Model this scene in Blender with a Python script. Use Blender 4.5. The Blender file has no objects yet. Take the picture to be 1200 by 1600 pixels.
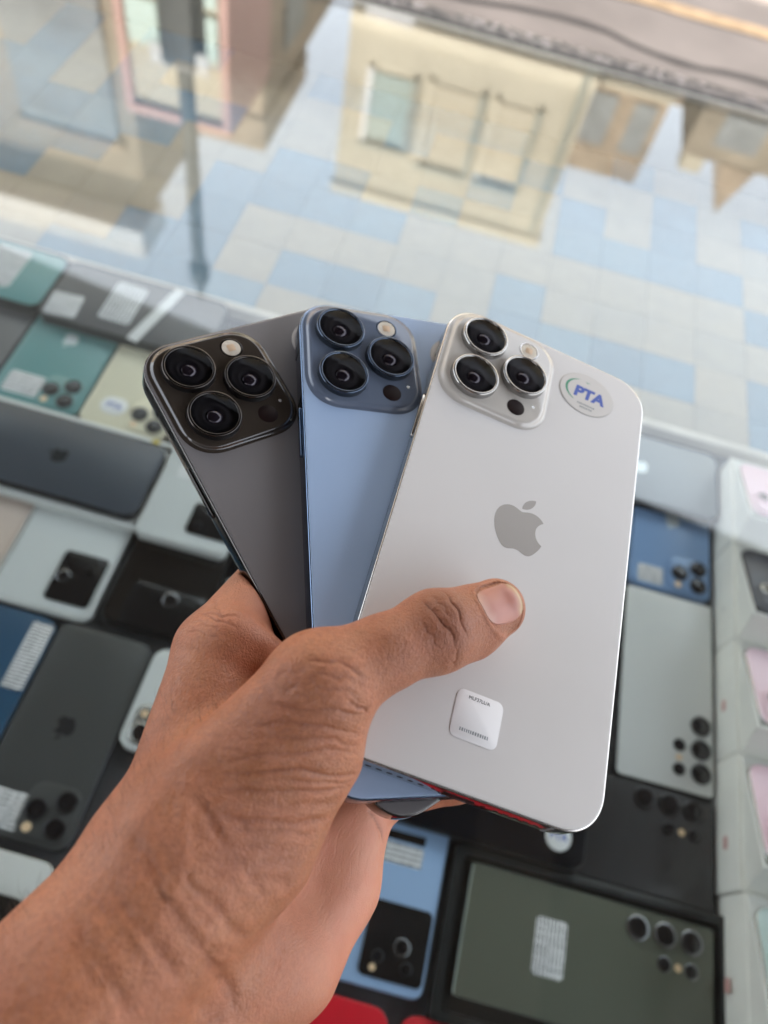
import bpy, bmesh, math, random
import numpy as np
from mathutils import Matrix, Vector, kdtree

# ---------------------------------------------------------------- camera
scene = bpy.context.scene
R_ = math.radians
cam_data = bpy.data.cameras.new('camera')
cam = bpy.data.objects.new('camera', cam_data)
scene.collection.objects.link(cam)
scene.camera = cam
cam.matrix_world = Matrix(((0.962467, -0.271399, 0.0, 0.0),
                           (0.227933, 0.808322, -0.542827, 0.0),
                           (0.147323, 0.522453, 0.839844, 0.55),
                           (0, 0, 0, 1)))
cam_data.sensor_fit = 'VERTICAL'
cam_data.sensor_height = 36.0
cam_data.sensor_width = 27.0
cam_data.lens = 27.0
cam_data.clip_start = 0.01
cam_data.clip_end = 3000
cam_data.dof.use_dof = True
cam_data.dof.focus_distance = 0.222
cam_data.dof.aperture_fstop = 27.0 / 3.0

# ---------------------------------------------------------------- daylight
world = bpy.data.worlds.new('World')
scene.world = world
world.use_nodes = True
wn = world.node_tree.nodes
wl = world.node_tree.links
for n in list(wn):
    wn.remove(n)
sky = wn.new('ShaderNodeTexSky')
sky.sky_type = 'NISHITA'
sky.sun_disc = False
SUN_EL, SUN_AZ = 49.0, 196.0           # azimuth clockwise from +y (forward)
sky.sun_elevation = R_(SUN_EL)
sky.sun_rotation = R_(SUN_AZ)
sky.dust_density = 3.0
sky.ozone_density = 1.0
veil = wn.new('ShaderNodeMix')        # thin bright cloud veil over the whole sky
veil.data_type = 'RGBA'
veil.inputs[0].default_value = 0.62
veil.inputs[7].default_value = (8.6, 8.9, 9.3, 1)
bg = wn.new('ShaderNodeBackground')
bg.inputs['Strength'].default_value = 0.15
wo = wn.new('ShaderNodeOutputWorld')
wl.new(sky.outputs['Color'], veil.inputs[6])
wl.new(veil.outputs[2], bg.inputs['Color'])
wl.new(bg.outputs[0], wo.inputs[0])

sun_data = bpy.data.lights.new('sun', 'SUN')
sun_data.energy = 4.8
sun_data.angle = R_(1.5)
sun_data.color = (1.0, 0.95, 0.88)
sun = bpy.data.objects.new('sun', sun_data)
scene.collection.objects.link(sun)
sd = Vector((math.sin(R_(SUN_AZ)) * math.cos(R_(SUN_EL)), math.cos(R_(SUN_AZ)) * math.cos(R_(SUN_EL)), math.sin(R_(SUN_EL))))
sun.rotation_euler = sd.to_track_quat('Z', 'Y').to_euler()
sun.location = sd * 5

scene.view_settings.view_transform = 'Standard'
scene.view_settings.look = 'None'
scene.view_settings.exposure = 1.92
scene.view_settings.gamma = 1.0
scene.view_settings.use_curve_mapping = False
scene.render.engine = 'CYCLES'
scene.cycles.use_denoising = True
scene.cycles.max_bounces = 10
scene.cycles.transparent_max_bounces = 16
scene.cycles.sample_clamp_indirect = 8.0

# ---------------------------------------------------------------- helpers
col = scene.collection


def mat(name, base, rough=0.5, metal=0.0, spec=0.5, coat=0.0, coat_rough=0.05, noise=0.0, nscale=40.0, bump=0.0, bscale=200.0, rvar=0.0, sss=0.0):
    m = bpy.data.materials.new(name)
    m.use_nodes = True
    nt = m.node_tree
    b = nt.nodes['Principled BSDF']
    b.inputs['Base Color'].default_value = (*base, 1)
    b.inputs['Roughness'].default_value = rough
    b.inputs['Metallic'].default_value = metal
    b.inputs['Specular IOR Level'].default_value = spec
    b.inputs['Coat Weight'].default_value = coat
    b.inputs['Coat Roughness'].default_value = coat_rough
    tc = nt.nodes.new('ShaderNodeTexCoord')
    if noise or rvar:
        nz = nt.nodes.new('ShaderNodeTexNoise')
        nz.inputs['Scale'].default_value = nscale
        nz.inputs['Detail'].default_value = 5
        nt.links.new(tc.outputs['Object'], nz.inputs['Vector'])
        if noise:
            mr = nt.nodes.new('ShaderNodeMapRange')
            mr.inputs[1].default_value = 0.3
            mr.inputs[2].default_value = 0.7
            mr.inputs[3].default_value = 1 - noise
            mr.inputs[4].default_value = 1 + noise
            nt.links.new(nz.outputs['Fac'], mr.inputs[0])
            mx = nt.nodes.new('ShaderNodeMix')
            mx.data_type = 'RGBA'
            mx.blend_type = 'MULTIPLY'
            mx.inputs[0].default_value = 1
            mx.inputs[6].default_value = (*base, 1)
            nt.links.new(mr.outputs[0], mx.inputs[7])
            nt.links.new(mx.outputs[2], b.inputs['Base Color'])
        if rvar:
            mr2 = nt.nodes.new('ShaderNodeMapRange')
            mr2.inputs[1].default_value = 0.3
            mr2.inputs[2].default_value = 0.7
            mr2.inputs[3].default_value = max(rough - rvar, 0.01)
            mr2.inputs[4].default_value = rough + rvar
            nt.links.new(nz.outputs['Fac'], mr2.inputs[0])
            nt.links.new(mr2.outputs[0], b.inputs['Roughness'])
    if bump:
        n2 = nt.nodes.new('ShaderNodeTexNoise')
        n2.inputs['Scale'].default_value = bscale
        n2.inputs['Detail'].default_value = 4
        nt.links.new(tc.outputs['Object'], n2.inputs['Vector'])
        bp = nt.nodes.new('ShaderNodeBump')
        bp.inputs['Strength'].default_value = bump
        bp.inputs['Distance'].default_value = 0.001
        nt.links.new(n2.outputs['Fac'], bp.inputs['Height'])
        nt.links.new(bp.outputs[0], b.inputs['Normal'])
    if sss:
        b.inputs['Subsurface Weight'].default_value = sss
        b.inputs['Subsurface Radius'].default_value = (0.004, 0.002, 0.001)
    return m


def srgb(r, g, b, k=1.0):
    f = lambda c: ((c / 255) / 12.92 if c / 255 <= 0.04045 else ((c / 255 + 0.055) / 1.055) ** 2.4) * k
    return (f(r), f(g), f(b))


def mesh_obj(name, verts, faces, material, parent=None, smooth=None, angle=40):
    me = bpy.data.meshes.new(name)
    me.from_pydata([tuple(v) for v in verts], [], faces)
    me.update()
    if smooth is not None:
        fl = np.zeros(len(me.polygons), dtype=bool)
        fl[:] = smooth
        me.polygons.foreach_set('use_smooth', fl)
        if angle:
            me.set_sharp_from_angle(angle=R_(angle))
    if material:
        me.materials.append(material)
    o = bpy.data.objects.new(name, me)
    col.objects.link(o)
    if parent is not None:
        o.parent = parent
    return o


def tag(o, label=None, cat=None, group=None, kind=None):
    if label: o['label'] = label
    if cat: o['category'] = cat
    if group: o['group'] = group
    if kind: o['kind'] = kind
    return o


def thing(name, label, cat, loc=(0, 0, 0), rz=0.0, group=None):
    o = bpy.data.objects.new(name, None)
    o.empty_display_size = 0.02
    col.objects.link(o)
    o.location = loc
    o.rotation_euler = (0, 0, R_(rz))
    return tag(o, label, cat, group)


def rrect(w, h, r, n=8, cx=0, cy=0, p=2.0):
    """rounded rectangle outline, counter-clockwise"""
    pts = []
    r = min(r, w / 2 - 1e-6, h / 2 - 1e-6)
    for qx, qy, a0 in ((1, 1, 0), (-1, 1, 90), (-1, -1, 180), (1, -1, 270)):
        ox, oy = qx * (w / 2 - r), qy * (h / 2 - r)
        for k in range(n + 1):
            a = R_(a0 + 90 * k / n)
            c, s = math.cos(a), math.sin(a)
            c = math.copysign(abs(c) ** (2 / p), c)
            s = math.copysign(abs(s) ** (2 / p), s)
            pts.append((cx + ox + r * c, cy + oy + r * s))
    return pts


def rings(name, outline_fn, prof, material, parent, cap_top=True, cap_bot=True, flip=False):
    """stack of outlines; prof = [(inset, z)...] from bottom to top"""
    V, F, S = [], [], []
    L = None
    for ins, z in prof:
        o = outline_fn(ins)
        L = len(o)
        V += [(x, y, z) for x, y in o]
    for k in range(len(prof) - 1):
        for i in range(L):
            j = (i + 1) % L
            F.append((k * L + i, k * L + j, (k + 1) * L + j, (k + 1) * L + i))
            S.append(True)
    if cap_bot:
        F.append(tuple(reversed(range(L)))); S.append(False)
    if cap_top:
        F.append(tuple((len(prof) - 1) * L + i for i in range(L))); S.append(False)
    return mesh_obj(name, V, F, material, parent, smooth=S, angle=50)


def slab(name, w, h, r, z0, z1, material, parent, cx=0, cy=0, bev=0.0006, n=7, p=2.0):
    f = lambda i: rrect(w - 2 * i, h - 2 * i, max(r - i, 1e-4), n, cx, cy, p)
    b = min(bev, (z1 - z0) * 0.45)
    return rings(name, f, [(b, z0), (b * .3, z0 + b * .3), (0, z0 + b), (0, z1 - b), (b * .3, z1 - b * .3), (b, z1)], material, parent)


def disc(name, cx, cy, prof, material, parent, n=40, cap=True):
    """lathe; prof = [(radius, z)...] bottom to top"""
    def f(ins):
        return [(cx + ins * math.cos(2 * math.pi * k / n), cy + ins * math.sin(2 * math.pi * k / n)) for k in range(n)]
    return rings(name, f, prof, material, parent, cap_top=cap and prof[-1][0] > 1e-5, cap_bot=False)


def box(name, x0, x1, y0, y1, z0, z1, material, parent=None, bev=0.0):
    if bev:
        o = slab(name, x1 - x0, y1 - y0, bev, z0, z1, material, parent, (x0 + x1) / 2, (y0 + y1) / 2, bev * .6, 3)
        return o
    V = [(x, y, z) for z in (z0, z1) for y in (y0, y1) for x in (x0, x1)]
    F = [(0, 2, 3, 1), (4, 5, 7, 6), (0, 1, 5, 4), (1, 3, 7, 5), (3, 2, 6, 7), (2, 0, 4, 6)]
    return mesh_obj(name, V, F, material, parent)


def text_mesh(name, s, size, x, y, z, material, parent, align='CENTER', rz=0, bold=0.0, depth=0.00002, shear=0.0):
    cu = bpy.data.curves.new(name, 'FONT')
    cu.body = s
    cu.size = size
    cu.align_x = align
    cu.align_y = 'CENTER'
    cu.offset = bold
    cu.shear = shear
    cu.extrude = depth
    tmp = bpy.data.objects.new(name + '_tmp', cu)
    col.objects.link(tmp)
    dg = bpy.context.evaluated_depsgraph_get()
    me = bpy.data.meshes.new_from_object(tmp.evaluated_get(dg))
    bpy.data.objects.remove(tmp)
    bpy.data.curves.remove(cu)
    me.name = name
    me.materials.clear()
    me.materials.append(material)
    o = bpy.data.objects.new(name, me)
    col.objects.link(o)
    o.parent = parent
    o.location = (x, y, z)
    o.rotation_euler = (0, 0, R_(rz))
    return o


def flat(name, pts, z0, z1, material, parent):
    n = len(pts)
    V = [(x, y, z0) for x, y in pts] + [(x, y, z1) for x, y in pts]
    F = [tuple(range(n, 2 * n))] + [(i, (i + 1) % n, n + (i + 1) % n, n + i) for i in range(n)]
    return mesh_obj(name, V, F, material, parent)


def fruit_outline():
    """the bitten-fruit mark on the phone backs: body and leaf, height 1, centred"""
    def bez(start, segs, rel=True, n=8):
        x, y = start
        out = [(x, y)]
        for s in segs:
            a, b, c, d, e, f = s
            for k in range(1, n + 1):
                t = k / n
                u = 1 - t
                out.append((x * u**3 + 3 * (x + a) * u * u * t + 3 * (x + c) * u * t * t + (x + e) * t**3,
                            y * u**3 + 3 * (y + b) * u * u * t + 3 * (y + d) * u * t * t + (y + f) * t**3))
            x, y = x + e, y + f
        return out
    body = bez((12.152, 6.896), [(-.948, 0, -2.415, -1.078, -3.96, -1.04), (-2.04, .027, -3.91, 1.183, -4.961, 3.014),
        (-2.117, 3.675, -.546, 9.103, 1.519, 12.09), (1.013, 1.454, 2.208, 3.09, 3.792, 3.039), (1.52, -.065, 2.09, -.987, 3.935, -.987),
        (1.831, 0, 2.35, .987, 3.96, .948), (1.637, -.026, 2.676, -1.48, 3.676, -2.948), (1.156, -1.688, 1.636, -3.325, 1.662, -3.415),
        (-.039, -.013, -3.182, -1.221, -3.22, -4.857), (-.026, -3.04, 2.48, -4.494, 2.597, -4.559), (-1.429, -2.09, -3.623, -2.324, -4.39, -2.376),
        (-2, -.156, -3.675, 1.09, -4.61, 1.09)])
    leaf = bez((15.53, 3.83), [(.843, -1.012, 1.4, -2.427, 1.245, -3.83), (-1.207, .052, -2.662, .805, -3.532, 1.818),
        (-.78, .896, -1.454, 2.338, -1.273, 3.714), (1.338, .104, 2.715, -.688, 3.56, -1.702)])
    tr = lambda P: [((x - 12) / 24, (12 - y) / 24) for x, y in P[:-1]][::-1]
    return tr(body), tr(leaf)


FRUIT = fruit_outline()


def fruit_logo(size, cx, cy, z, material, parent):
    V, F = [], []
    for pts in FRUIT:
        b = len(V)
        n = len(pts)
        V += [(cx + x * size, cy + y * size, z) for x, y in pts]
        V += [(cx + x * size, cy + y * size, z + 0.00003) for x, y in pts]
        F.append(tuple(range(b + n, b + 2 * n)))
        F += [(b + i, b + (i + 1) % n, b + n + (i + 1) % n, b + n + i) for i in range(n)]
    return mesh_obj('logo', V, F, material, parent)

# ================================================================ the setting
GT, GB = 0.086, 0.080          # glass top / underside
GROUND = -0.95

m_ground = mat('pavement_concrete', (0.17, 0.14, 0.118), 0.9, noise=0.18, nscale=2.5, bump=0.5, bscale=60)
ground = mesh_obj('ground', [(-400, -400, GROUND), (400, -400, GROUND), (400, 400, GROUND), (-400, 400, GROUND)], [(0, 1, 2, 3)], m_ground)
tag(ground, kind='structure')

# wavy broken edge of the street surface and the painted line beyond it
m_crack = mat('crack_dark_dirt', (0.05, 0.042, 0.036), 0.95, bump=0.8, bscale=300)  # plain dark tone for the strip along the crack
rng = random.Random(4)
V, F = [], []
N = 120
for k in range(N):
    x = -6 + 12 * k / (N - 1)
    y = 3.5 + 0.045 * math.sin(x * 3.1 + 1.2) + 0.03 * math.sin(x * 7.7) + rng.uniform(-.008, .008)
    w = 0.014 + 0.012 * rng.random()
    V += [(x, y - w, GROUND + .004), (x, y + w, GROUND + .004)]
    if k:
        F.append((2 * k - 2, 2 * k, 2 * k + 1, 2 * k - 1))
tag(mesh_obj('street_crack', V, F, m_crack), kind='structure')
m_line = mat('worn_yellow_line_paint', (0.33, 0.22, 0.12), 0.85, noise=0.25, nscale=12)
V, F = [], []
for k in range(60):
    x = -6 + 12 * k / 59
    j = rng.uniform(-.012, .012)
    V += [(x, 3.88 + j, GROUND + .005), (x, 3.98 + j * .6, GROUND + .005)]
    if k:
        F.append((2 * k - 2, 2 * k, 2 * k + 1, 2 * k - 1))
tag(mesh_obj('road_line', V, F, m_line), kind='structure')

# ---------------------------------------------------------------- counter
m_case = mat('counter_panel', (0.10, 0.095, 0.09), 0.5)
m_shelf = mat('shelf_lining', (0.045, 0.047, 0.052), 0.6, noise=0.2, nscale=30)
m_alu = mat('brushed_aluminium_trim', (0.42, 0.41, 0.39), 0.42, metal=0.8, noise=0.12, nscale=60)
m_dark = mat('dark_rubber_seal', (0.02, 0.022, 0.022), 0.6)
m_strip = mat('shelf_edge_ivory', (0.62, 0.57, 0.50), 0.5, noise=0.12, nscale=25)


def terrazzo():
    m = bpy.data.materials.new('speckled_granite')
    m.use_nodes = True
    nt = m.node_tree
    b = nt.nodes['Principled BSDF']
    tc = nt.nodes.new('ShaderNodeTexCoord')
    v = nt.nodes.new('ShaderNodeTexVoronoi')
    v.inputs['Scale'].default_value = 130
    cr = nt.nodes.new('ShaderNodeValToRGB')
    cr.color_ramp.interpolation = 'CONSTANT'
    e = cr.color_ramp.elements
    e[0].position = 0; e[0].color = (0.05, 0.045, 0.045, 1)
    e[1].position = 0.4; e[1].color = (0.16, 0.135, 0.125, 1)
    x = e.new(0.75); x.color = (0.36, 0.32, 0.30, 1)
    nt.links.new(tc.outputs['Object'], v.inputs['Vector'])
    nt.links.new(v.outputs['Color'], cr.inputs[0])
    nt.links.new(cr.outputs[0], b.inputs['Base Color'])
    b.inputs['Roughness'].default_value = 0.55
    return m


counter = thing('display_counter', 'long glass-topped display counter filled with phones', 'counter', (0, 0, GROUND))
zc = -GROUND
box('case_panel', -1.6, 1.6, -0.35, 1.012, 0, zc - 0.034, m_case, counter)
box('shelf', -1.6, 1.6, -0.345, 0.531, zc - 0.0338, zc - 0.0085, m_shelf, counter)
box('shelf_edge', -1.6, 1.6, 0.533, 0.541, zc - 0.0338, zc + 0.004, m_strip, counter, bev=0.002)
box('front_lining', -1.6, 1.6, 0.9996, 1.0001, zc - .0145, zc + GB - .0005, mat('front_lining_beige', (0.22, 0.19, 0.14), .8), counter)
granite = box('granite_ledge', -1.6, 1.6, 1.0155, 1.052, 0, zc + GT - 0.004, terrazzo(), counter, bev=0.004)
box('edge_trim', -1.6, 1.6, 1.0050, 1.0150, zc - .03, zc + GT + 0.0012, m_dark, counter, bev=0.002)
box('trim_lip', -1.6, 1.6, 1.0002, 1.0048, zc - .03, zc + GT + 0.0006, m_alu, counter, bev=0.001)
box('side_frame', -1.62, -1.601, -0.35, 1.01, 0, zc + GT, m_alu, counter)
box('side_frame', 1.601, 1.62, -0.35, 1.01, 0, zc + GT, m_alu, counter)


def glass_mat():
    m = bpy.data.materials.new('counter_glass')
    m.use_nodes = True
    nt = m.node_tree
    for n in list(nt.nodes):
        nt.nodes.remove(n)
    out = nt.nodes.new('ShaderNodeOutputMaterial')
    tr = nt.nodes.new('ShaderNodeBsdfTransparent')
    tr.inputs[0].default_value = (0.955, 0.975, 0.965, 1)
    gl = nt.nodes.new('ShaderNodeBsdfGlossy')
    gl.inputs['Roughness'].default_value = 0.0
    gl.inputs['Color'].default_value = (0.98, 0.99, 1.0, 1)
    fr = nt.nodes.new('ShaderNodeFresnel')
    geo = nt.nodes.new('ShaderNodeNewGeometry')
    mr = nt.nodes.new('ShaderNodeMapRange')     # the pane does not bend light, so both faces use the outside index
    mr.inputs[3].default_value = 1.52
    mr.inputs[4].default_value = 1 / 1.52
    nt.links.new(geo.outputs['Backfacing'], mr.inputs[0])
    nt.links.new(mr.outputs[0], fr.inputs['IOR'])
    mx = nt.nodes.new('ShaderNodeMixShader')
    nt.links.new(fr.outputs[0], mx.inputs[0])
    nt.links.new(tr.outputs[0], mx.inputs[1])
    nt.links.new(gl.outputs[0], mx.inputs[2])
    tc = nt.nodes.new('ShaderNodeTexCoord')
    n1 = nt.nodes.new('ShaderNodeTexNoise')
    n1.inputs['Scale'].default_value = 7
    n1.inputs['Detail'].default_value = 8
    n1.inputs['Roughness'].default_value = .7
    nt.links.new(tc.outputs['Object'], n1.inputs['Vector'])
    m2 = nt.nodes.new('ShaderNodeMapRange')
    m2.inputs[1].default_value = .42
    m2.inputs[2].default_value = .75
    m2.inputs[3].default_value = 0.0003
    m2.inputs[4].default_value = 0.006
    nt.links.new(n1.outputs['Fac'], m2.inputs[0])
    du = nt.nodes.new('ShaderNodeBsdfDiffuse')
    du.inputs[0].default_value = (.55, .54, .52, 1)
    m3 = nt.nodes.new('ShaderNodeMixShader')
    nt.links.new(m2.outputs[0], m3.inputs[0])
    nt.links.new(mx.outputs[0], m3.inputs[1])
    nt.links.new(du.outputs[0], m3.inputs[2])
    nt.links.new(m3.outputs[0], out.inputs[0])
    return m


glass = box('glass_top', -1.6, 1.6, -0.35, 1.0, zc + GB, zc + GT, glass_mat(), counter)

# tiles behind the phones: a 57.5 mm grid of pale blue and off-white squares
m_grout = mat('tile_grout', (0.24, 0.235, 0.22), 0.9)
tb = box('tiled_base', -1.0, 1.0, 0.5415, 0.9995, -0.0338, -0.0148, m_grout)
tag(tb, kind='structure')
TB = []
for nm, c in (('tile_sky_blue', (0.13, 0.21, 0.28)), ('tile_pale_blue', (0.15, 0.23, 0.29)), ('tile_mid_blue', (0.11, 0.185, 0.25))):
    TB.append(mat(nm, c, 0.45, noise=0.13, nscale=28, rvar=.1))
TW = []
for nm, c in (('tile_off_white', (0.33, 0.28, 0.21)), ('tile_ivory', (0.34, 0.285, 0.21)), ('tile_grey_white', (0.31, 0.27, 0.21))):
    TW.append(mat(nm, c, 0.45, noise=0.13, nscale=28, rvar=.1))
BLUE = {(0, 0), (0, -1), (1, 2), (1, 3), (2, 2), (3, 3), (3, 4), (3, 2), (4, 2), (1, -1), (2, -1), (3, -1), (5, -1), (5, -2), (-4, -1), (-3, -1), (-2, -1),
        (-3, 1), (-4, 1), (-5, 1), (-5, 2), (-4, 2), (-6, 0), (-6, -1), (-5, -2), (-6, -2), (-7, -2), (-7, -1), (-8, -2), (-2, 2), (-1, 3), (-6, 1), (-8, 2), (-9, 2), (-9, 3),
        (-8, 3), (-10, 2), (-7, 3), (5, 4), (6, 3), (7, 3), (8, 1), (9, 4), (0, 4), (-3, 4), (10, 2), (6, 0), (-10, 0), (-11, 1), (-12, 3), (-2, 5), (2, 5), (-5, 5), (5, 1)}
WHITE_ROWS = {}
rng = random.Random(11)
tile_me = {}
for i in range(-13, 15):
    for j in range(-2, 7):
        x0 = 0.0485 + 0.0575 * i
        y0 = 0.6505 + 0.0575 * j
        y1 = min(y0 + 0.0575, 0.999)
        y0c = max(y0, 0.5418)
        if y1 - y0c < 0.01:
            continue
        if (i, j) in BLUE:
            m = rng.choice(TB)
        elif j < 5 and -8 <= i <= 6:
            m = rng.choice(TW)
        else:
            m = rng.choice(TB if rng.random() < .4 else TW)
        g = 0.0003
        box('tile', x0 + g, x0 + 0.0575 - g, y0c + g, y1 - g, -0.0148, -0.0105 + rng.uniform(-.0002, .0002), m, tb)

# ---------------------------------------------------------------- what stands across the street (seen mirrored in the glass)
m_beige = mat('beige_plaster', (0.50, 0.445, 0.34), 0.9, noise=0.10, nscale=1.5)
m_beige2 = mat('pale_plaster_band', (0.62, 0.55, 0.42), 0.9, noise=0.08, nscale=2)
m_brown = mat('brown_plaster', (0.30, 0.245, 0.18), 0.9, noise=0.25, nscale=1.2)
m_brown2 = mat('weathered_brick', (0.34, 0.26, 0.185), 0.9, noise=0.3, nscale=2.5)
m_slate = mat('grey_shutter', (0.22, 0.225, 0.22), 0.6, noise=0.15, nscale=3)
m_whitep = mat('white_fascia_paint', (0.72, 0.70, 0.67), 0.7, noise=0.08, nscale=4)
m_pane = mat('window_pane', (0.36, 0.42, 0.37), 0.12, spec=0.8)
m_panel = mat('cream_panel', (0.54, 0.47, 0.35), 0.8)
m_pinkf = mat('faded_red_frame', (0.55, 0.32, 0.27), 0.7)
m_postgrey = mat('painted_grey_post', (0.035, 0.038, 0.04), 0.55, noise=0.15, nscale=8)
m_mint = mat('mint_panel', (0.52, 0.62, 0.55), 0.6)

m_sage = mat('sage_frame_paint', (0.33, 0.33, 0.27), .7)
b = thing('beige_building', 'beige flat-roofed building with tall windows mirrored in the glass centre', 'building', (0, 11, GROUND))
box('wall', -2.25, 1.2, 0, 6, 0, 8.45, m_beige, b)
box('parapet', -2.3, 1.25, -0.05, 6.05, 8.4, 8.55, m_beige2, b)
box('band', -2.252, 1.202, -0.04, 0.5, 5.75, 5.95, m_beige2, b)
for (x0, x1, z0, z1, pm) in ((-1.84, -1.27, 6.5, 7.5, m_pane), (-0.95, -0.28, 6.45, 7.62, m_panel), (0.02, 0.55, 6.45, 7.62, m_panel), (-1.84, -1.27, 3.2, 4.6, m_pane), (-0.5, 0.2, 3.2, 4.6, m_pane)):
    w = box('window', x0, x1, -0.02, 0.02, z0, z1, pm, b)
    box('frame', x0 - .09, x0 - .002, -0.05, 0.02, z0 - .05, z1 + .05, m_whitep if pm is m_pane else m_beige2, w)
    box('frame', x1 + .002, x1 + .09, -0.06, 0.02, z0 - .05, z1 + .05, m_sage, w)
    box('sill', x0 - .1, x1 + .1, -0.08, 0.02, z1 + .052, z1 + .13, m_sage, w)

disc('drain_pipe', 1.05, -0.06, [(.05, 0), (.05, 8.3)], m_sage, b, 10)
box('air_conditioner', -2.0, -1.35, -0.35, 0.0, 5.2, 5.65, m_whitep, b, bev=.03)
b = thing('market_block', 'brown market block with white roof fascia mirrored at upper left', 'building', (-2.55, 5.0, GROUND))
box('wall', -6.5, 0, 0, 2.4, 0, 4.9, m_brown, b)
box('fascia', -6.6, 0.05, -0.25, 0.2, 4.9, 5.16, m_whitep, b)
for k in range(5):
    s = box('shutter', -0.9 - 1.15 * k, -0.15 - 1.15 * k, -0.03, 0.01, 3.0, 4.3, m_slate, b)
    box('shutter_rail', -0.94 - 1.15 * k, -0.11 - 1.15 * k, -0.05, 0.01, 4.302, 4.36, m_brown2, s)
sg = box('shop_sign', -1.75, -0.75, -0.12, -0.06, 2.95, 3.35, m_whitep, b)
sg.rotation_euler = (0, R_(-9), 0)
disc('sign_lamp', -0.62, -0.2, [(.06, 2.55), (.08, 2.6), (.06, 2.66), (0, 2.68)], mat('red_lamp_plastic', (.7, .08, .05), .4), b, 12)
b = thing('brick_shop_row', 'taller brown brick shop row behind the market block, mirrored', 'building', (-2.4, 7.6, GROUND))
box('wall', -5.0, 0, 0, 4.5, 0, 5.5, m_brown2, b)
box('parapet', -2.2, 0.03, -0.03, 1.6, 5.5, 5.85, m_brown2, b)
box('awning', 0.0, 0.6, 0.6, 2.6, 4.0, 4.08, m_slate, b)
for k in range(3):
    box('window', 0.0, 0.03, 0.7 + 1.2 * k, 1.4 + 1.2 * k, 4.3, 5.1, m_slate, b)

b = thing('kiosk', 'cream kiosk in a faded red frame with mint panes mirrored behind the post', 'kiosk', (-1.98, 4.5, GROUND))
box('panel', -0.30, 0.30, 0, 0.8, 0, 3.58, m_panel, b)
for s in (-1, 1):
    box('frame', s * .325 - .025, s * .325 + .025, -0.03, 0.8, 0, 3.66, m_pinkf, b)
box('frame', -0.30, 0.30, -0.03, 0.8, 3.6, 3.66, m_pinkf, b)
for (x0, x1, z0, z1) in ((-.28, -.09, 2.45, 2.9), (-.05, .05, 2.45, 2.9), (.14, .28, 2.45, 2.9), (-.28, -.09, 2.95, 3.2), (-.05, .05, 2.95, 3.2), (.14, .28, 2.95, 3.2)):
    box('pane', x0, x1, -0.02, 0.0, z0, z1, m_mint, b)

b = thing('street_post', 'slim dark grey street post mirrored in the glass', 'post', (-1.28, 3.0, GROUND))
disc('shaft', 0, 0, [(0.045, 0), (0.042, 1.5), (0.034, 2.3), (0.031, 3.42)], m_postgrey, b, 16)
disc('collar', 0, 0, [(0.033, 3.38), (0.05, 3.40), (0.05, 3.50), (0.02, 3.54), (0.012, 3.62), (0.0, 3.63)], m_postgrey, b, 16)
box('base_box', -.07, .07, -.07, .07, 1.2, 2.35, m_dark, b, bev=.01)
box('white_plate', -.12, .12, -.06, -.05, 2.28, 2.36, m_whitep, b)  # small white plate across the front of the post

b = thing('low_brick_house', 'low brown brick house mirrored to the right of the beige building', 'building', (2.1, 14, GROUND))
box('wall', -0.75, 0.75, 0, 4, 0, 8.85, m_brown2, b)
box('window', -0.6, -0.1, -0.03, 0.0, 7.4, 8.3, m_slate, b)
box('window', 0.2, 0.6, -0.03, 0.0, 7.4, 8.3, m_slate, b)
box('ledge', -0.75, 0.75, -0.3, 0.0, 7.0, 7.15, m_beige, b)
b = thing('gabled_house', 'brown house with a pointed roof end mirrored at the upper right', 'building', (4.2, 14, GROUND))
box('wall', -0.72, 1.6, 0.3, 4, 0, 8.2, m_brown, b)
V = [(0.05, 0.28, 8.2), (0.7, 0.28, 8.2), (0.4, 0.28, 9.15), (0.05, 3.9, 8.2), (0.7, 3.9, 8.2), (0.4, 3.9, 9.15)]
mesh_obj('roof', V, [(0, 1, 2), (5, 4, 3), (0, 2, 5, 3), (1, 4, 5, 2), (0, 3, 4, 1)], m_brown2, b)
box('chimney', -0.6, -0.2, 0.5, 0.9, 8.2, 8.6, m_beige, b)
box('window', -0.3, 0.5, 0.26, 0.3, 7.3, 7.9, m_slate, b)
b = thing('far_terrace', 'pale brown terrace filling the street end behind the brick house, mirrored', 'building', (3.0, 18, GROUND))
box('wall', -1.0, 7.0, 0, 3, 0, 9.2, m_brown2, b)
for k in range(6):
    box('window', -0.6 + 1.2 * k, 0.0 + 1.2 * k, -0.03, 0.0, 7.6, 8.6, m_slate, b)
b = thing('corner_shop', 'cream corner shop mirrored at the far right of the glass', 'building', (6.8, 13, GROUND))
box('wall', -0.9, 3.0, 0, 4, 0, 8.0, m_beige, b)
box('parapet', -0.95, 3.05, -0.05, 4, 8.0, 8.15, m_whitep, b)
box('window', -0.5, 0.3, -0.03, 0, 6.2, 7.4, m_pane, b)

# shop canopy overhead: boards on beams, open to the street and to both sides
m_board = mat('stained_canopy_board', (0.05, 0.042, 0.038), 0.7, noise=0.25, nscale=6)
m_beam = mat('canopy_beam', (0.05, 0.045, 0.042), 0.6)
m_pale = mat('whitewashed_soffit_board', (0.66, 0.63, 0.58), 0.8, noise=0.08, nscale=4)
m_plas = mat('faded_canopy_sheet', (0.15, 0.13, 0.11), 0.6, noise=0.1, nscale=3)
b = thing('shop_canopy', 'dark boarded shop canopy overhead, mirrored on the glossy phones', 'canopy', (0, 0, 1.85))
front = lambda x: 1.93 - 0.139 * x


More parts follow.
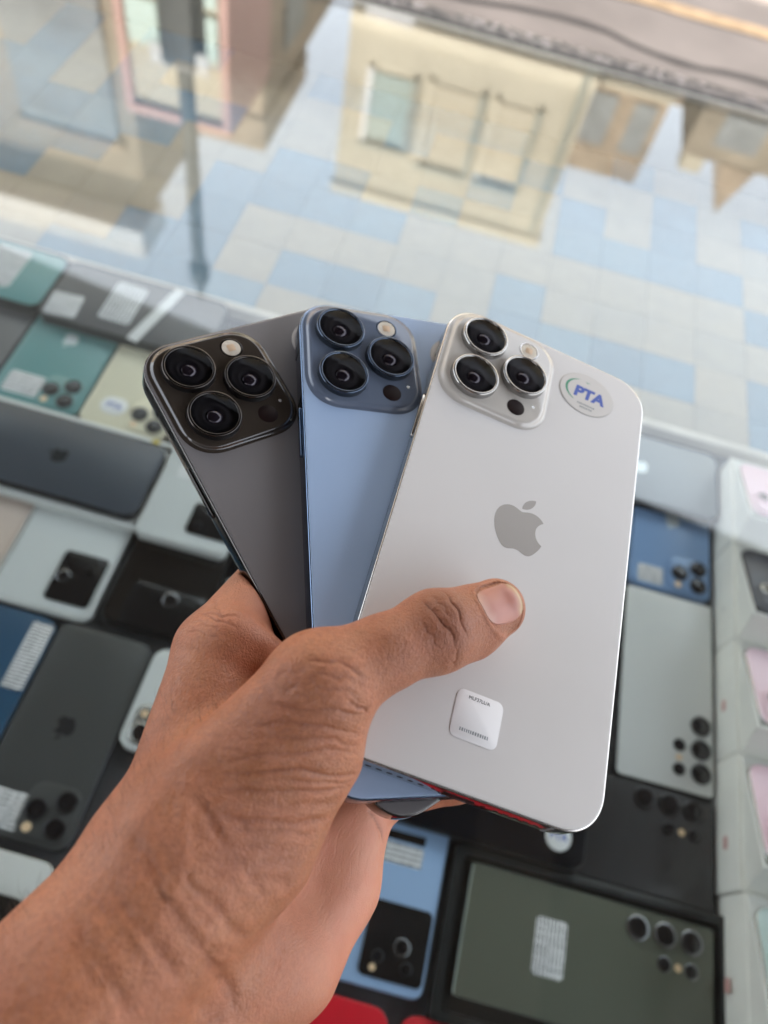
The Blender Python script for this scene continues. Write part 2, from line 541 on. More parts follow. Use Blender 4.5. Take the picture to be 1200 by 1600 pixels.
def canopy_strip(name, x0, x1, ya, yb0, yb1, z0, z1, m_):
    V = [(x0, ya, z0), (x1, ya, z0), (x1, yb1, z0), (x0, yb0, z0)]
    V += [(x, y, z1) for x, y, _ in V]
    return mesh_obj(name, V, [(3, 2, 1, 0), (4, 5, 6, 7), (0, 1, 5, 4), (1, 2, 6, 5), (2, 3, 7, 6), (3, 0, 4, 7)], m_, b)


m_dimmer = bpy.data.materials.new('sky_dimming_translucent')
m_dimmer.use_nodes = True
nt = m_dimmer.node_tree
nt.nodes.remove(nt.nodes['Principled BSDF'])
tl = nt.nodes.new('ShaderNodeBsdfTranslucent')
tl.inputs[0].default_value = (0.34, 0.35, 0.35, 1)
df = nt.nodes.new('ShaderNodeBsdfDiffuse')
df.inputs[0].default_value = (0.25, 0.25, 0.24, 1)
ad = nt.nodes.new('ShaderNodeMixShader')
nt.links.new(tl.outputs[0], ad.inputs[1])
nt.links.new(df.outputs[0], ad.inputs[2])
ad.inputs[0].default_value = 0.4
nt.links.new(ad.outputs[0], nt.nodes['Material Output'].inputs[0])
for k in range(20):
    x0 = -2.5 + 0.23 * k
    x1 = x0 + .2297
    dz = 0.0015 * (k % 2)
    m_ = m_plas if k == 13 else m_board
    if k < 9:                                   # left bays: boards stop short, added translucent sheets dim the mirrored sky
        canopy_strip('board', x0, x1, -2.2, 1.42, 1.42, dz, .03, m_)
        canopy_strip('sky_dimming_sheet', x0, x1, 1.4205, front(x0), front(x1), .012 + dz, .0165 + dz, m_dimmer)
    else:
        canopy_strip('board', x0, x1, -2.2, front(x0), front(x1), dz, .03, m_)
canopy_strip('roof_sheet', -2.52, 2.12, -2.21, 1.41, 1.41, .0302, .04, m_beam)
canopy_strip('roof_sheet', -0.43, 2.12, 1.4105, front(-.43) + .01, front(2.12) + .01, .0302, .04, m_beam)
for k in range(12):                            # unseen boarding added behind the camera to block rear light
    canopy_strip('rear_light_block', -2.5 + .385 * k, -2.5 + .385 * k + .383, -1.66, -1.60, -1.60, GROUND - 1.85, -0.52, m_board)
for y in (-2.0, -0.7, 1.33):
    box('beam', -2.5, 2.1, y, y + 0.08, -0.1, -0.002, m_beam, b)
for x, y in ((-2.46, -2.18), (2.0, -2.18)):
    box('post', x, x + .06, y, y + .06, GROUND - 1.85, -0.002, m_beam, b)

# ================================================================ phones in the case
def label_mat(name, base=(0.78, 0.79, 0.80), ink=(0.05, 0.05, 0.06), sx=900, sy=90, dens=0.3):
    """white sticker with rows of illegibly small print"""
    m = bpy.data.materials.new(name)
    m.use_nodes = True
    nt = m.node_tree
    b = nt.nodes['Principled BSDF']
    tc = nt.nodes.new('ShaderNodeTexCoord')
    mp = nt.nodes.new('ShaderNodeMapping')
    mp.inputs['Scale'].default_value = (sx, 40, 1)
    nz = nt.nodes.new('ShaderNodeTexNoise')
    nz.inputs['Scale'].default_value = 1.0
    nz.inputs['Detail'].default_value = 1
    wv = nt.nodes.new('ShaderNodeTexWave')
    wv.bands_direction = 'Y'
    wv.inputs['Scale'].default_value = sy
    wv.inputs['Distortion'].default_value = dens
    mu = nt.nodes.new('ShaderNodeMath')
    mu.operation = 'MULTIPLY'
    cr = nt.nodes.new('ShaderNodeValToRGB')
    cr.color_ramp.interpolation = 'LINEAR'
    e = cr.color_ramp.elements
    e[0].position = .30; e[0].color = (*base, 1)
    e[1].position = .42; e[1].color = (*ink, 1)
    nt.links.new(tc.outputs['Object'], mp.inputs[0])
    nt.links.new(tc.outputs['Object'], wv.inputs['Vector'])
    nt.links.new(mp.outputs[0], nz.inputs['Vector'])
    nt.links.new(nz.outputs['Fac'], mu.inputs[0])
    nt.links.new(wv.outputs['Fac'], mu.inputs[1])
    nt.links.new(mu.outputs[0], cr.inputs[0])
    nt.links.new(cr.outputs[0], b.inputs['Base Color'])
    b.inputs['Roughness'].default_value = 0.5
    return m


m_lab = label_mat('printed_white_label')
m_lab2 = label_mat('handwritten_white_label', sx=700, sy=120, dens=3.0)
m_blank = mat('blank_sticker', (0.74, 0.75, 0.75), 0.5)
m_lens = mat('lens_glass', (0.006, 0.006, 0.008), 0.06, spec=0.7)
m_lensring = mat('lens_ring_dark', (0.05, 0.05, 0.055), 0.3, metal=0.8)
m_lensrim = mat('lens_rim_steel', (0.35, 0.36, 0.38), 0.25, metal=0.9)
m_flash = mat('flash_amber', (0.75, 0.55, 0.35), 0.35)
m_blackplate = mat('black_camera_glass', (0.010, 0.010, 0.011), 0.12, spec=0.5)
m_screen = mat('screen_glass_black', (0.004, 0.004, 0.005), 0.05)


def lens(parent, x, y, r, z, ring=None, glass=None, h=0.0016):
    rg = disc('lens_ring', x, y, [(r, z), (r, z + h * .8), (r * .93, z + h), (r * .80, z + h), (r * .78, z + h * .55)], ring or m_lensring, parent, 24, False)
    disc('lens', x, y, [(r * .78, z + h * .55), (r * .5, z + h * .60), (r * .25, z + h * .75), (0.0, z + h * .78)], glass or m_lens, parent, 24)
    return rg


def cased_phone(name, label, x0, x1, y0, y1, ang, back, frame, cams=None, z=0.0, r=0.010, stickers=(), logo=None, thick=0.0080, case=None, cat='phone', group='phones under the glass', plate=None, ring=None):
    """phone lying face down; ang: 180 = camera end towards us, -90 = camera end to the right, 90 = to the left"""
    wx, wy = x1 - x0, y1 - y0
    w, l = (wx, wy) if ang in (0, 180) else (wy, wx)
    o = thing(name, label, cat, ((x0 + x1) / 2, (y0 + y1) / 2, z), ang + rng.uniform(-.5, .5), group)
    slab('body', w, l, r, -thick, -0.0006, frame, o, bev=0.0012)
    slab('back_panel', w - 0.0016, l - 0.0016, r - 0.0008, -0.00055, 0.0, back, o, bev=0.0004)
    if case is not None:
        cm, ex, lo = case
        f = lambda i: rrect(w + 2 * ex - 2 * i, l + 2 * ex - 2 * i, r + ex - i, 7)
        rings('case', f, [(0.001, -lo), (0, -lo + .001), (0, 0.0002), (ex * .4, 0.0009), (ex * .85, 0.0004)], cm, o, cap_top=False)
    if logo is not None:
        fruit_logo(0.0165, 0, 0.0, 0.00001, logo, o)
    if cams == 'tri':
        pl = slab('camera_plate', 0.034, 0.035, 0.0095, 0.0, 0.0016, plate or back, o, -w / 2 + 0.0205, l / 2 - 0.021, bev=0.0008)
        cx, cy = -w / 2 + 0.0205, l / 2 - 0.021
        for dx, dy in ((-.008, .0085), (-.008, -.0085), (.0085, 0)):
            lens(pl, cx + dx, cy + dy, 0.0072, 0.0016, ring)
        disc('flash', cx + .0095, cy + .0115, [(0.0032, .0016), (.0032, .0018), (0, .0019)], m_flash, pl, 16)
    elif cams == 'duo':
        pl = slab('camera_plate', 0.028, 0.029, 0.008, 0.0, 0.0016, plate or back, o, -w / 2 + 0.018, l / 2 - 0.019, bev=0.0008)
        cx, cy = -w / 2 + 0.018, l / 2 - 0.019
        for dx, dy in ((-.006, .006), (.006, -.006)):
            lens(pl, cx + dx, cy + dy, 0.0066, 0.0016, ring)
        disc('flash', cx + .007, cy + .008, [(0.0026, .0016), (.0026, .0018), (0, .0019)], m_flash, pl, 16)
    elif isinstance(cams, tuple) and cams[0] == 'square':
        _, cx, cy, cw, ch, spots, fl = cams
        pl = slab('camera_plate', cw, ch, 0.004, 0.0, 0.0014, m_blackplate, o, cx, cy, bev=0.0005)
        for (lx, ly, lr) in spots:
            lens(pl, cx + lx, cy + ly, lr, 0.0014, m_lensrim if lr > .0045 else m_lensring, h=.0011)
        if fl:
            disc('flash', cx + fl[0], cy + fl[1], [(0.0022, .0014), (.0022, .0016), (0, .0017)], m_flash, pl, 16)
    elif cams == 's22':
        for dy in (28, 46.8, 65):
            lens(o, -0.0272, (dy / 1000) + (l - 0.163) / 2, 0.0078, 0.0, ring, h=.002)
        for dy in (47, 65.5):
            lens(o, -0.0103, dy / 1000 + (l - 0.163) / 2, 0.0048, 0.0, ring, h=.001)
        disc('flash', -0.0103, 0.0565 + (l - 0.163) / 2, [(0.0025, 0), (.0025, .0003), (0, .0004)], m_flash, o, 16)
    # stickers are given in world mm: x0,x1,y0,y1,material[,rot]
    ca, sa = math.cos(R_(-ang)), math.sin(R_(-ang))
    for s in stickers:
        sx0, sx1, sy0, sy1, sm = s[:5]
        rot = s[5] if len(s) > 5 else 0
        px, py = (sx0 + sx1) / 2000 - (x0 + x1) / 2, (sy0 + sy1) / 2000 - (y0 + y1) / 2
        lx, ly = ca * px - sa * py, sa * px + ca * py
        sw, sh = (sx1 - sx0) / 1000, (sy1 - sy0) / 1000
        rr = min(sw, sh) * (.5 if rot == 'oval' else .12)
        if ang in (90, -90):
            sw, sh = sh, sw
        k = slab('sticker', sw, sh, rr, 0.00005, 0.0002, sm, o, 0, 0, bev=.00004, n=10 if rot == 'oval' else 3)
        k.location = (lx, ly, 0)
        if rot and rot != 'oval':
            k.rotation_euler = (0, 0, R_(rot))
        if rot == 'oval':
            text_mesh('printed_letters', 'PTA', min(sw, sh) * .40, 0, 0, 0.00022, m_ptablue, k, rz=-ang, bold=min(sw, sh) * .012)
    return o


m_ptablue = mat('print_blue', (0.05, 0.10, 0.42), 0.5)


def pm(name, rgb, rough=0.3, k=0.8, **kw):
    return mat(name, srgb(*rgb, k), rough, spec=0.5, **kw)


m_teal = pm('back_teal_green', (100, 150, 150), 0.3, .95)
m_grey = pm('back_mid_grey', (98, 98, 100), 0.35)
m_cream = pm('back_cream_gold', (232, 226, 200), 0.3, 0.9)
m_big = pm('back_slate_grey', (80, 86, 95), 0.3)
m_white = pm('back_white', (226, 231, 230), 0.25, 0.85)
m_pinkbeige = pm('back_pink_beige', (214, 196, 184), 0.3)
m_black = pm('back_black_brown', (34, 31, 29), 0.2)
m_jet = pm('back_jet_black', (6, 12, 22), 0.12)
m_navy = pm('back_pacific_blue', (42, 84, 116), 0.3)
m_i11 = pm('back_space_grey', (78, 80, 80), 0.3)
m_skyb = pm('back_sky_blue', (156, 186, 224), 0.3, 0.95)
m_green = pm('back_green_grey', (97, 101, 90), 0.2, 0.95)
m_dkgrey = pm('back_phantom_grey', (60, 60, 62), 0.25)
m_silver = pm('back_silver', (214, 216, 214), 0.25, 0.95)
m_blue12 = pm('back_royal_blue', (132, 164, 206), 0.3, 0.95)
m_red = pm('back_red', (214, 30, 48), 0.3, .9)
m_fdark = mat('frame_dark_steel', (0.05, 0.05, 0.055), 0.25, metal=0.8)
m_fblk = mat('frame_black_plastic', (0.012, 0.014, 0.015), 0.4)
m_fsil = mat('frame_silver_steel', (0.6, 0.6, 0.58), 0.25, metal=0.85)
m_fgold = mat('frame_gold_steel', (0.62, 0.54, 0.40), 0.3, metal=0.8)
m_fwhite = mat('frame_white_plastic', (0.72, 0.74, 0.73), 0.35)
m_logo_l = mat('logo_pale', (0.62, 0.68, 0.70), 0.3, metal=0.3)
m_logo_d = mat('logo_dark', (0.03, 0.032, 0.035), 0.25, metal=0.3)

M_ = 0.001
cased_phone('phone', 'teal phone with a large white label at the far left end of the row', -.504, -.357, .461, .531, 90, m_teal, m_fblk, z=.010, case=(m_fblk, .0012, .0175), stickers=[(-428, -392, 474, 526, m_lab)])
o = cased_phone('phone', 'grey phone in a thick black case wearing two white stickers and a paper band', -.355, -.197, .455, .529, 90, m_grey, m_fblk, z=.010, case=(m_fblk, .0012, .0175), stickers=[(-352, -322, 459, 488, m_lab2, 4), (-304, -274, 470, 520, m_lab)])
k = slab('paper_band', .078, .0105, .001, 0.0012, .0016, m_blank, o, 0, 0, bev=.0001)
k.location = (-0.001, -.021, 0)
k.rotation_euler = (0, 0, R_(-13))
cased_phone('phone', 'plain grey phone half cut off by the left picture edge', -.438, -.3595, .362, .509, 180, m_grey, m_fdark, z=0, logo=m_logo_l)
cased_phone('phone', 'teal phone with triple camera and small white label beside the cream phone', -.3575, -.2795, .362, .522, 180, m_teal, m_teal, 'tri', stickers=[(-349, -317, 371, 394, m_lab)], logo=m_logo_l)
cased_phone('phone', 'cream gold phone with a round certification sticker', -.2765, -.1985, .362, .522, 180, m_cream, m_fgold, 'tri', stickers=[(-264, -240, 376, 395, m_blank, 'oval')], logo=m_fgold)
# slate phone lying in its white box tray
tr = thing('box_tray', 'shallow white box tray under the slate grey phone', 'box', (0, 0, 0))
f = lambda i: rrect(.176 - 2 * i, .087 - 2 * i, .009 - i, 5, -.268, .3155)
rings('tray_wall', f, [(0, 0.0004), (0, .0062), (.0015, .0070), (.004, .0068), (.0045, .004), (.03, .0038)], m_fwhite, tr, cap_top=True, cap_bot=True)
slab('tape_tab', .006, .004, .0005, .0071, .0074, mat('yellow_tape', (0.6, 0.47, 0.05), .5), tr, -.2015, .3565, bev=.0001)
cased_phone('phone', 'large slate grey phone lying across a white box tray', -.3475, -.1875, .2785, .3515, 90, m_big, m_fdark, z=.0125, logo=m_logo_d, r=.011)
cased_phone('phone', 'white phone with black square camera block beside the slate phone', -.184, -.111, .268, .418, 180, m_white, m_fwhite, ('square', -.0206, .0495, .041, .029, ((0.004, -.0085, .0048), (.012, .006, .003)), None), z=.012, thick=.0115, stickers=[(-172, -150, 326, 338, m_blank)], r=.006)
cased_phone('phone', 'pink beige phone cut off by the left picture edge', -.340, -.268, .130, .276, 180, m_pinkbeige, m_fgold, 'duo', r=.008)
cased_phone('phone', 'white phone in a clear-white case with a tall black camera block', -.2665, -.1905, .1925, .340, 180, m_white, m_fwhite, ('square', -.0180, .0445, .0345, .0425, ((.010, 0.001, .0052), (-.006, -.009, .003)), None), case=(m_fwhite, .0016, .008), r=.008)
cased_phone('phone', 'black phone with one ringed camera lens next to the white cased phone', -.1825, -.108, .1975, .342, 180, m_black, m_fblk, ('square', -.0065, .0540, .058, .036, ((-.0015, -.0095, .0060),), None), case=(m_fblk, .0012, .0083), r=.010)
cased_phone('phone', 'black phone with a white paper label peeking out beside the index knuckle', -.1055, -.031, .196, .343, 180, m_jet, m_fblk, stickers=[(-123 + 20, -84, 232, 257, m_lab)], r=.009)
cased_phone('phone', 'blue phone with a tall narrow white label at the left edge', -.2825, -.2075, .041, .187, 180, m_navy, m_navy, 'tri', stickers=[(-224, -208.5, 131, 182, m_lab2)])
cased_phone('phone', 'dark grey phone with handwritten label lying beside the wrist', -.2055, -.1345, .042, .1885, 180, m_i11, m_fdark, 'tri', stickers=[(-196, -170, 47, 70, m_lab2)], logo=m_logo_d, plate=m_i11)
cased_phone('phone', 'white phone with silver camera corner tucked behind the wrist', -.133, .014, .1135, .1885, 90, m_white, m_fwhite, 'duo', z=.002, plate=m_fsil, ring=m_fsil)
cased_phone('phone', 'silver phone at the lower left edge under a black one', -.290, -.136, -.038, .0365, 90, m_silver, m_fsil, z=0)
cased_phone('phone', 'black phone at the bottom left corner beside the forearm', -.300, -.1405, -.063, .013, 90, m_black, m_fblk, z=.010)
cased_phone('phone', 'glossy black phone with a round sticker below the held phones', .0485, .1955, .1145, .187, 90, m_jet, m_fblk, z=.0095, stickers=[(166.5, 184.5, 124, 143, m_blank, 'oval')], r=.011)
cased_phone('phone', 'sky blue phone with black camera square and printed label', .029, .1035, .0175, .180, 180, m_skyb, m_skyb, ('square', -.0148, .0535, .041, .0435, ((-.004, .002, .0052), (-.009, .013, .004), (.010, .010, .004)), (.012, .0165)), stickers=[(56, 88, 90, 103, m_lab), (56, 88, 104.5, 110.5, m_black)], r=.007)
# green phone in a black open tray
tr = thing('box_tray', 'open black box tray around the green grey phone', 'box', (0, 0, 0))
f = lambda i: rrect(.191 - 2 * i, .103 - 2 * i, .004 - i * .3, 3, .2045, .062)
rings('tray_wall', f, [(0, -.0083), (0, .0030), (.001, .0036), (.006, .0034), (.0068, -.0078)], m_fblk, tr, cap_top=True, cap_bot=True)
cased_phone('phone', 'green grey phone with five camera lenses and a white label', .1215, .2905, .0255, .1045, -90, m_green, mat('frame_pale_green', (0.40, 0.45, 0.40), .25, metal=.7), 's22', z=.0015, stickers=[(169, 190, 49, 83, m_lab2)], r=.003, thick=.0089, ring=m_lensrim)
cased_phone('phone', 'dark grey phone with five camera lenses above the green phone', .129, .292, .1145, .1885, -90, m_dkgrey, m_fdark, 's22', z=0, r=.003)
cased_phone('phone', 'silver phone with five black camera lenses right of the white held phone', .2155, .2915, .1905, .353, 180, m_silver, m_fdark, 's22', z=0, r=.004, ring=m_lensring)
cased_phone('phone', 'royal blue phone with triple camera and small sticker next to the boxes', .2175, .289, .3555, .5025, 180, m_blue12, m_blue12, 'tri', stickers=[(223.5, 246, 360, 377, m_lab2)], logo=m_logo_l, plate=m_blue12)
cased_phone('phone', 'light grey phone in a dark case at the far end beside the boxes', .140, .291, .436, .512, 90, pm('back_cool_grey', (122, 132, 138), .35), m_fblk, z=.010, case=(m_fblk, .0012, .0175), logo=m_logo_l)
cased_phone('phone', 'red phone at the bottom edge beneath the palm', .0135, .0865, -.137, .0095, 0, m_red, m_red, z=0, r=.011)
cased_phone('phone', 'brighter red phone at the bottom edge below the black tray', .0940, .1670, -.137, .0105, 0, pm('back_coral_red', (224, 50, 62), .3), m_red, z=0, r=.011)

# ---------------------------------------------------------------- open white boxes along the right
m_box = mat('box_card_white', (0.83, 0.815, 0.76), 0.65, noise=0.06, nscale=20)
m_boxrim = mat('box_inner_rim', (0.84, 0.835, 0.80), 0.5)
m_boxsh = mat('box_flap', (0.52, 0.515, 0.48), 0.7)
PK = pm('back_pink', (244, 212, 223), 0.3, 0.95)
box_spec = [(.406, .499, PK, 'farthest open white phone box, pink phone inside, next to the tiles'),
            (.3135, .405, pm('back_dark_graphite', (70, 70, 78), .25), 'open white phone box with a dark grey phone inside'),
            (.2215, .3125, PK, 'open white phone box with a pink phone, just below the dark grey one'),
            (.1275, .2205, pm('back_pink_rose', (244, 208, 220), 0.3, 0.95), 'second open white box with a pink phone, above the mint one'),
            (.0315, .1265, pm('back_mint', (196, 214, 210), 0.3, 0.9), 'nearest open white box holding a pale mint phone')]
X0, X1 = .2945, .458
ZB, ZL, ZH = -.0085, .0272, .0500
for i, (y0, y1, bm_, lab) in enumerate(box_spec):
    b = thing('phone_box', lab, 'box', (0, 0, 0), 0, 'open boxes along the right')
    zoff = .003 if i == 4 else 0
    box('box_base', X0 + (.002 if i == 4 else 0), X1, y0, y1, ZB, ZL + zoff, m_box, b, bev=.0012)
    # wedge-shaped insert, near side higher
    xa, xb, ya, yb = X0 + .003, X1 - .003, y0 + .0120, y1 - .002

    def top(y, zoff=zoff, ya=ya, yb=yb):
        return ZL + zoff + .0012 + (ZH - ZL) * (yb - y) / (yb - ya)
    t = .0016
    V = [(xa, y0 + .0008, ZL + zoff), (xb, y0 + .0008, ZL + zoff), (xb, yb, ZL + zoff), (xa, yb, ZL + zoff),
         (xa, ya, top(ya)), (xb, ya, top(ya)), (xb, yb, top(yb)), (xa, yb, top(yb)),
         (xa + t, ya + t, top(ya)), (xb - t, ya + t, top(ya)), (xb - t, yb - t, top(yb)), (xa + t, yb - t, top(yb)),
         (xa + t, ya + t, top(ya) - .006), (xb - t, ya + t, top(ya) - .006), (xb - t, yb - t, top(yb) - .001), (xa + t, yb - t, top(yb) - .001)]
    mesh_obj('box_insert', V[:8], [(0, 1, 5, 4), (1, 2, 6, 5), (2, 3, 7, 6), (3, 0, 4, 7)], m_box, b)
    mesh_obj('insert_rim', V, [(4, 5, 9, 8), (5, 6, 10, 9), (6, 7, 11, 10), (7, 4, 8, 11), (8, 9, 13, 12), (9, 10, 14, 13), (10, 11, 15, 14), (11, 8, 12, 15), (12, 13, 14, 15)], m_boxrim, b)
    slope = math.atan2(ZH - ZL, yb - ya)
    ph = thing('boxed_phone', lab.split(' phone')[0] and {0: 'pink phone inside the box nearest the tiles', 1: 'dark grey phone inside its white box', 2: 'pink phone in the box below the dark grey phone', 3: 'rose pink phone in the box above the mint phone', 4: 'pale mint phone in the nearest white box'}[i], 'phone', (0, 0, 0), 0, 'phones inside the open boxes')
    ym = (ya + yb) / 2
    ph.location = (X0 + .0785, ym, top(ym) + .0018)
    ph.rotation_euler = (-slope, 0, R_(0))
    L_, W_ = .147, .0755
    slab('body', L_, W_, .011, -.0075, -.0006, m_fsil if i != 1 else m_fdark, ph, bev=.001)
    slab('back_panel', L_ - .0016, W_ - .0016, .0102, -.00055, 0, bm_, ph, bev=.0004)
    pl = slab('camera_plate', .028, .028, .008, 0, .0016, bm_, ph, -L_ / 2 + .019, -W_ / 2 + .0185, bev=.0008)
    for dx, dy in ((-.0062, .0062), (.0062, -.0062)):
        lens(pl, -L_ / 2 + .019 + dx, -W_ / 2 + .0185 + dy, .0062, .0016, bm_ if i in (0, 2, 3) else m_fsil)
mesh_obj('pen_mark', [(-.0018, 0, -.003), (.0018, 0, -.0028), (.0016, 0, .0032), (-.0016, 0, .003)], [(0, 1, 2, 3)], m_fblk, None)
mk = bpy.data.objects['pen_mark']
mk.parent = [o for o in bpy.data.objects if o.name.startswith('phone_box')][1]
mk.location = (X0 - .0004, .346, .012)
mk.rotation_euler = (R_(20), 0, R_(-90))

m_smudge = mat('pink_print', (0.62, 0.36, 0.33), .7)
bxs = [o for o in bpy.data.objects if o.name.startswith('phone_box')]
for o_, yy in ((bxs[2], .262), (bxs[3], .160), (bxs[4], .072)):
    k = slab('side_print', .006, .009, .002, 0, .0003, m_smudge, o_, bev=.0001, n=4)
    k.location = (X0 - .0001, yy, .010)
    k.rotation_euler = (0, R_(-90), 0)

# ================================================================ the three phones in the hand
PW_, PH_, PT_ = 0.0781, 0.1608, 0.00765
POSE = {
    'white': (((0.98308, 0.02251, 0.1818), (-0.01869, 0.99957, -0.02271), (-0.18224, 0.01893, 0.98307)), (0.04049, 0.13188, 0.35589)),
    'blue': (((0.9294, -0.32127, 0.18168), (0.3306, 0.9435, -0.0228), (-0.16409, 0.08125, 0.98309)), (0.01466, 0.12961, 0.35248)),
    'graphite': (((0.68486, -0.70563, 0.1818), (0.72032, 0.69327, -0.02272), (-0.11, 0.14652, 0.98307)), (-0.00598, 0.12428, 0.34753)),
}


def pose_matrix(k):
    m, t = POSE[k]
    return Matrix((m[0] + (t[0],), m[1] + (t[1],), m[2] + (t[2],), (0, 0, 0, 1)))


m_lensblack = mat('lens_cover_glass', (0.0035, 0.0035, 0.004), 0.03, spec=0.6)
m_barrel = mat('lens_barrel_black', (0.007, 0.007, 0.008), 0.5, spec=.2)
m_iris = mat('inner_lens_coating', (0.02, 0.016, 0.024), 0.10, spec=.6, coat=.25)
m_lidar = mat('depth_sensor_window', (0.010, 0.003, 0.003), 0.5, spec=.12)
m_flashlens = mat('flash_lens', (0.60, 0.54, 0.45), 0.18, spec=0.6, bump=0.4, bscale=1500)
m_flashyel = mat('flash_emitter', (0.56, 0.40, 0.26), 0.4)
m_port = mat('port_black', (0.006, 0.006, 0.006), 0.5)
m_sticker = mat('oval_sticker_film', (0.60, 0.57, 0.54), 0.4)
m_stickrim = mat('oval_sticker_rim', (0.50, 0.475, 0.45), 0.4)
m_paper = mat('serial_sticker_paper', (0.80, 0.79, 0.79), 0.55)
m_ink = mat('black_print', (0.02, 0.02, 0.022), 0.6)
m_inkg = mat('grey_print', (0.22, 0.24, 0.25), 0.6)
m_green_ink = mat('green_print', (0.05, 0.28, 0.16), 0.5)


def held_phone(key, label, back, steel, plate, ring, logo_m, housing, stx=.0159, sty=.0654):
    o = thing('smartphone', label, 'phone')
    o.matrix_world = pose_matrix(key)
    o['group'] = 'phones fanned out in the hand'
    W, H, T, R0 = PW_, PH_, PT_, 0.0128
    f = lambda i: rrect(W - 2 * i, H - 2 * i, R0 - i, 14, p=2.15)
    rings('frame', f, [(.0009, -T + .0004), (.00035, -T + .0005), (.0001, -T + .0008), (0, -T + .0012), (0, -.0010), (.00005, -.0006), (.00018, -.0003), (.00036, -.00018), (.0009, -.00016)], steel, o)
    rings('back_glass', f, [(.00045, -.0009), (.00045, -.00022), (.0006, -.00008), (.0009, -.00002), (.0013, 0)], back, o)
    rings('screen', f, [(.0019, -T), (.0012, -T + .00005), (.0009, -T + .0003), (.0009, -T + .0006)], m_screen, o)
    # camera plate and its lenses
    cx, cy = -.0178, .0586
    g = lambda i: rrect(.0376 - 2 * i, .0392 - 2 * i, .0105 - i, 12, cx, cy, p=2.2)
    pl = rings('camera_plate', g, [(-.0014, -.00002), (-.0009, .00006), (-.00045, .00025), (-.0001, .0006), (.0002, .0010), (.0005, .0013), (.0010, .00148), (.0014, .00152)], plate, o)
    zt = .0015
    for lx, ly in ((-.0257, .0677), (-.0257, .0495), (-.0089, .0585)):
        disc('lens_housing', lx, ly, [(.0085, zt - .0002), (.0084, zt + .0004), (.0083, zt + .0017)], housing, pl, 64, False)
        disc('lens_ring', lx, ly, [(.0083, zt + .0017), (.00822, zt + .0021), (.0080, zt + .0023), (.0075, zt + .00235), (.0073, zt + .0022), (.0071, zt + .0016)], ring, pl, 64, False)
        disc('lens_barrel', lx, ly, [(.0072, zt + .0017), (.0067, zt + .0015), (.0060, zt + .0009), (.0044, zt + .0005), (.0040, zt + .0007), (.0030, zt + .0004), (.0027, zt + .0002)], m_barrel, pl, 48, False)
        disc('lens_element', lx, ly, [(.0027, zt + .0002), (.0024, zt + .0007), (.0018, zt + .0011), (.0010, zt + .0014), (.0004, zt + .00148), (0, zt + .0015)], m_iris, pl, 32)
        disc('lens_glass', lx, ly, [(.0073, zt + .0019), (.0073, zt + .00205), (.0071, zt + .00215), (0, zt + .00215)], M_COVER, pl, 64)
    disc('flash', -.0088, .0718, [(.0037, zt - .0002), (.0037, zt + .00005), (.0034, zt + .00012), (.0031, zt + .00005)], ring, pl, 32, False)
    disc('flash_lens', -.0088, .0718, [(.0031, zt + .00004), (.0020, zt + .0001), (0, zt + .00014)], m_flashlens, pl, 24)
    slab('flash_emitter', .0026, .0026, .0004, zt + .00012, zt + .00020, m_flashyel, pl, -.0088, .0718, bev=.00004, n=3)
    disc('depth_sensor', -.0092, .0450, [(.0032, zt - .0001), (.0032, zt + .00006), (.0031, zt + .0001), (0, zt + .0001)], m_lidar, pl, 32)
    disc('microphone', -.0032, .0482, [(.0006, zt - .0001), (.0006, zt + .00006), (0, zt + .00006)], m_fsil, pl, 12)
    fruit_logo(.0205, .0005, .0031, .00001, logo_m, o)
    # side keys
    def key_(y0, y1, side):
        hgt = y1 - y0
        k = slab('side_button', .0024, hgt, .0011, 0, .0006, steel, o, bev=.0002, n=4)
        k.location = (side * (W / 2 - .0001), (y0 + y1) / 2, -.0040)
        k.rotation_euler = (0, R_(90 * side), 0)
    key_(.0205, .0385, -1)
    key_(.0180, .0280, 1); key_(.0320, .0420, 1); key_(.0490, .0550, 1)
    # antenna seams
    for (x, y, ax) in ((-W / 2, .0600, 'x'), (W / 2, .0600, 'x'), (-W / 2, -.0610, 'x'), (W / 2, -.0610, 'x'), (-.0255, H / 2, 'y'), (.0255, -H / 2, 'y')):
        if ax == 'x':
            box('antenna_band', x - .00004, x + .00004, y - .0005, y + .0005, -T + .0008, -.0008, m_fdark if key != 'white' else m_inkg, o)
        else:
            box('antenna_band', x - .0005, x + .0005, y - .00004, y + .00004, -T + .0008, -.0008, m_fdark if key != 'white' else m_inkg, o)
    # bottom edge: port, speaker slots, screws
    p_ = slab('charging_port', .0090, .0030, .0014, 0, .00006, m_port, o, bev=.00002, n=5)
    p_.location = (0, -H / 2 + .00001, -.0040)
    p_.rotation_euler = (R_(90), 0, 0)
    for sgn in (-1, 1):
        V, F = [], []
        for k in range(6):
            c = sgn * (.0105 + .0029 * k)
            q = rrect(.0017, .0012, .00058, 3, c, 0)
            b0 = len(V)
            V += [(x, -H / 2 - .00004, -.0040 + y) for x, y in q]
            F.append(tuple(b0 + i for i in range(len(q))))
        mesh_obj('speaker_slots', V, F, m_port, o)
        s = slab('screw', .0013, .0013, .00064, 0, .00006, m_fdark, o, bev=.00001, n=4)
        s.location = (sgn * .0070, -H / 2 + .00001, -.0040)
        s.rotation_euler = (R_(90), 0, 0)
    # oval certification sticker
    n = 56
    ell = lambda a, b, i: [(stx + (a - i) * math.cos(2 * math.pi * k / n), sty + (b - i) * math.sin(2 * math.pi * k / n)) for k in range(n)]
    st = rings('oval_sticker', lambda i: ell(.0108, .0091, i), [(0, .00002), (0, .00010), (.0001, .00014)], m_stickrim, o)
    rings('sticker_face', lambda i: ell(.0104, .0087, i), [(0, .00010), (0, .00017)], m_sticker, st)
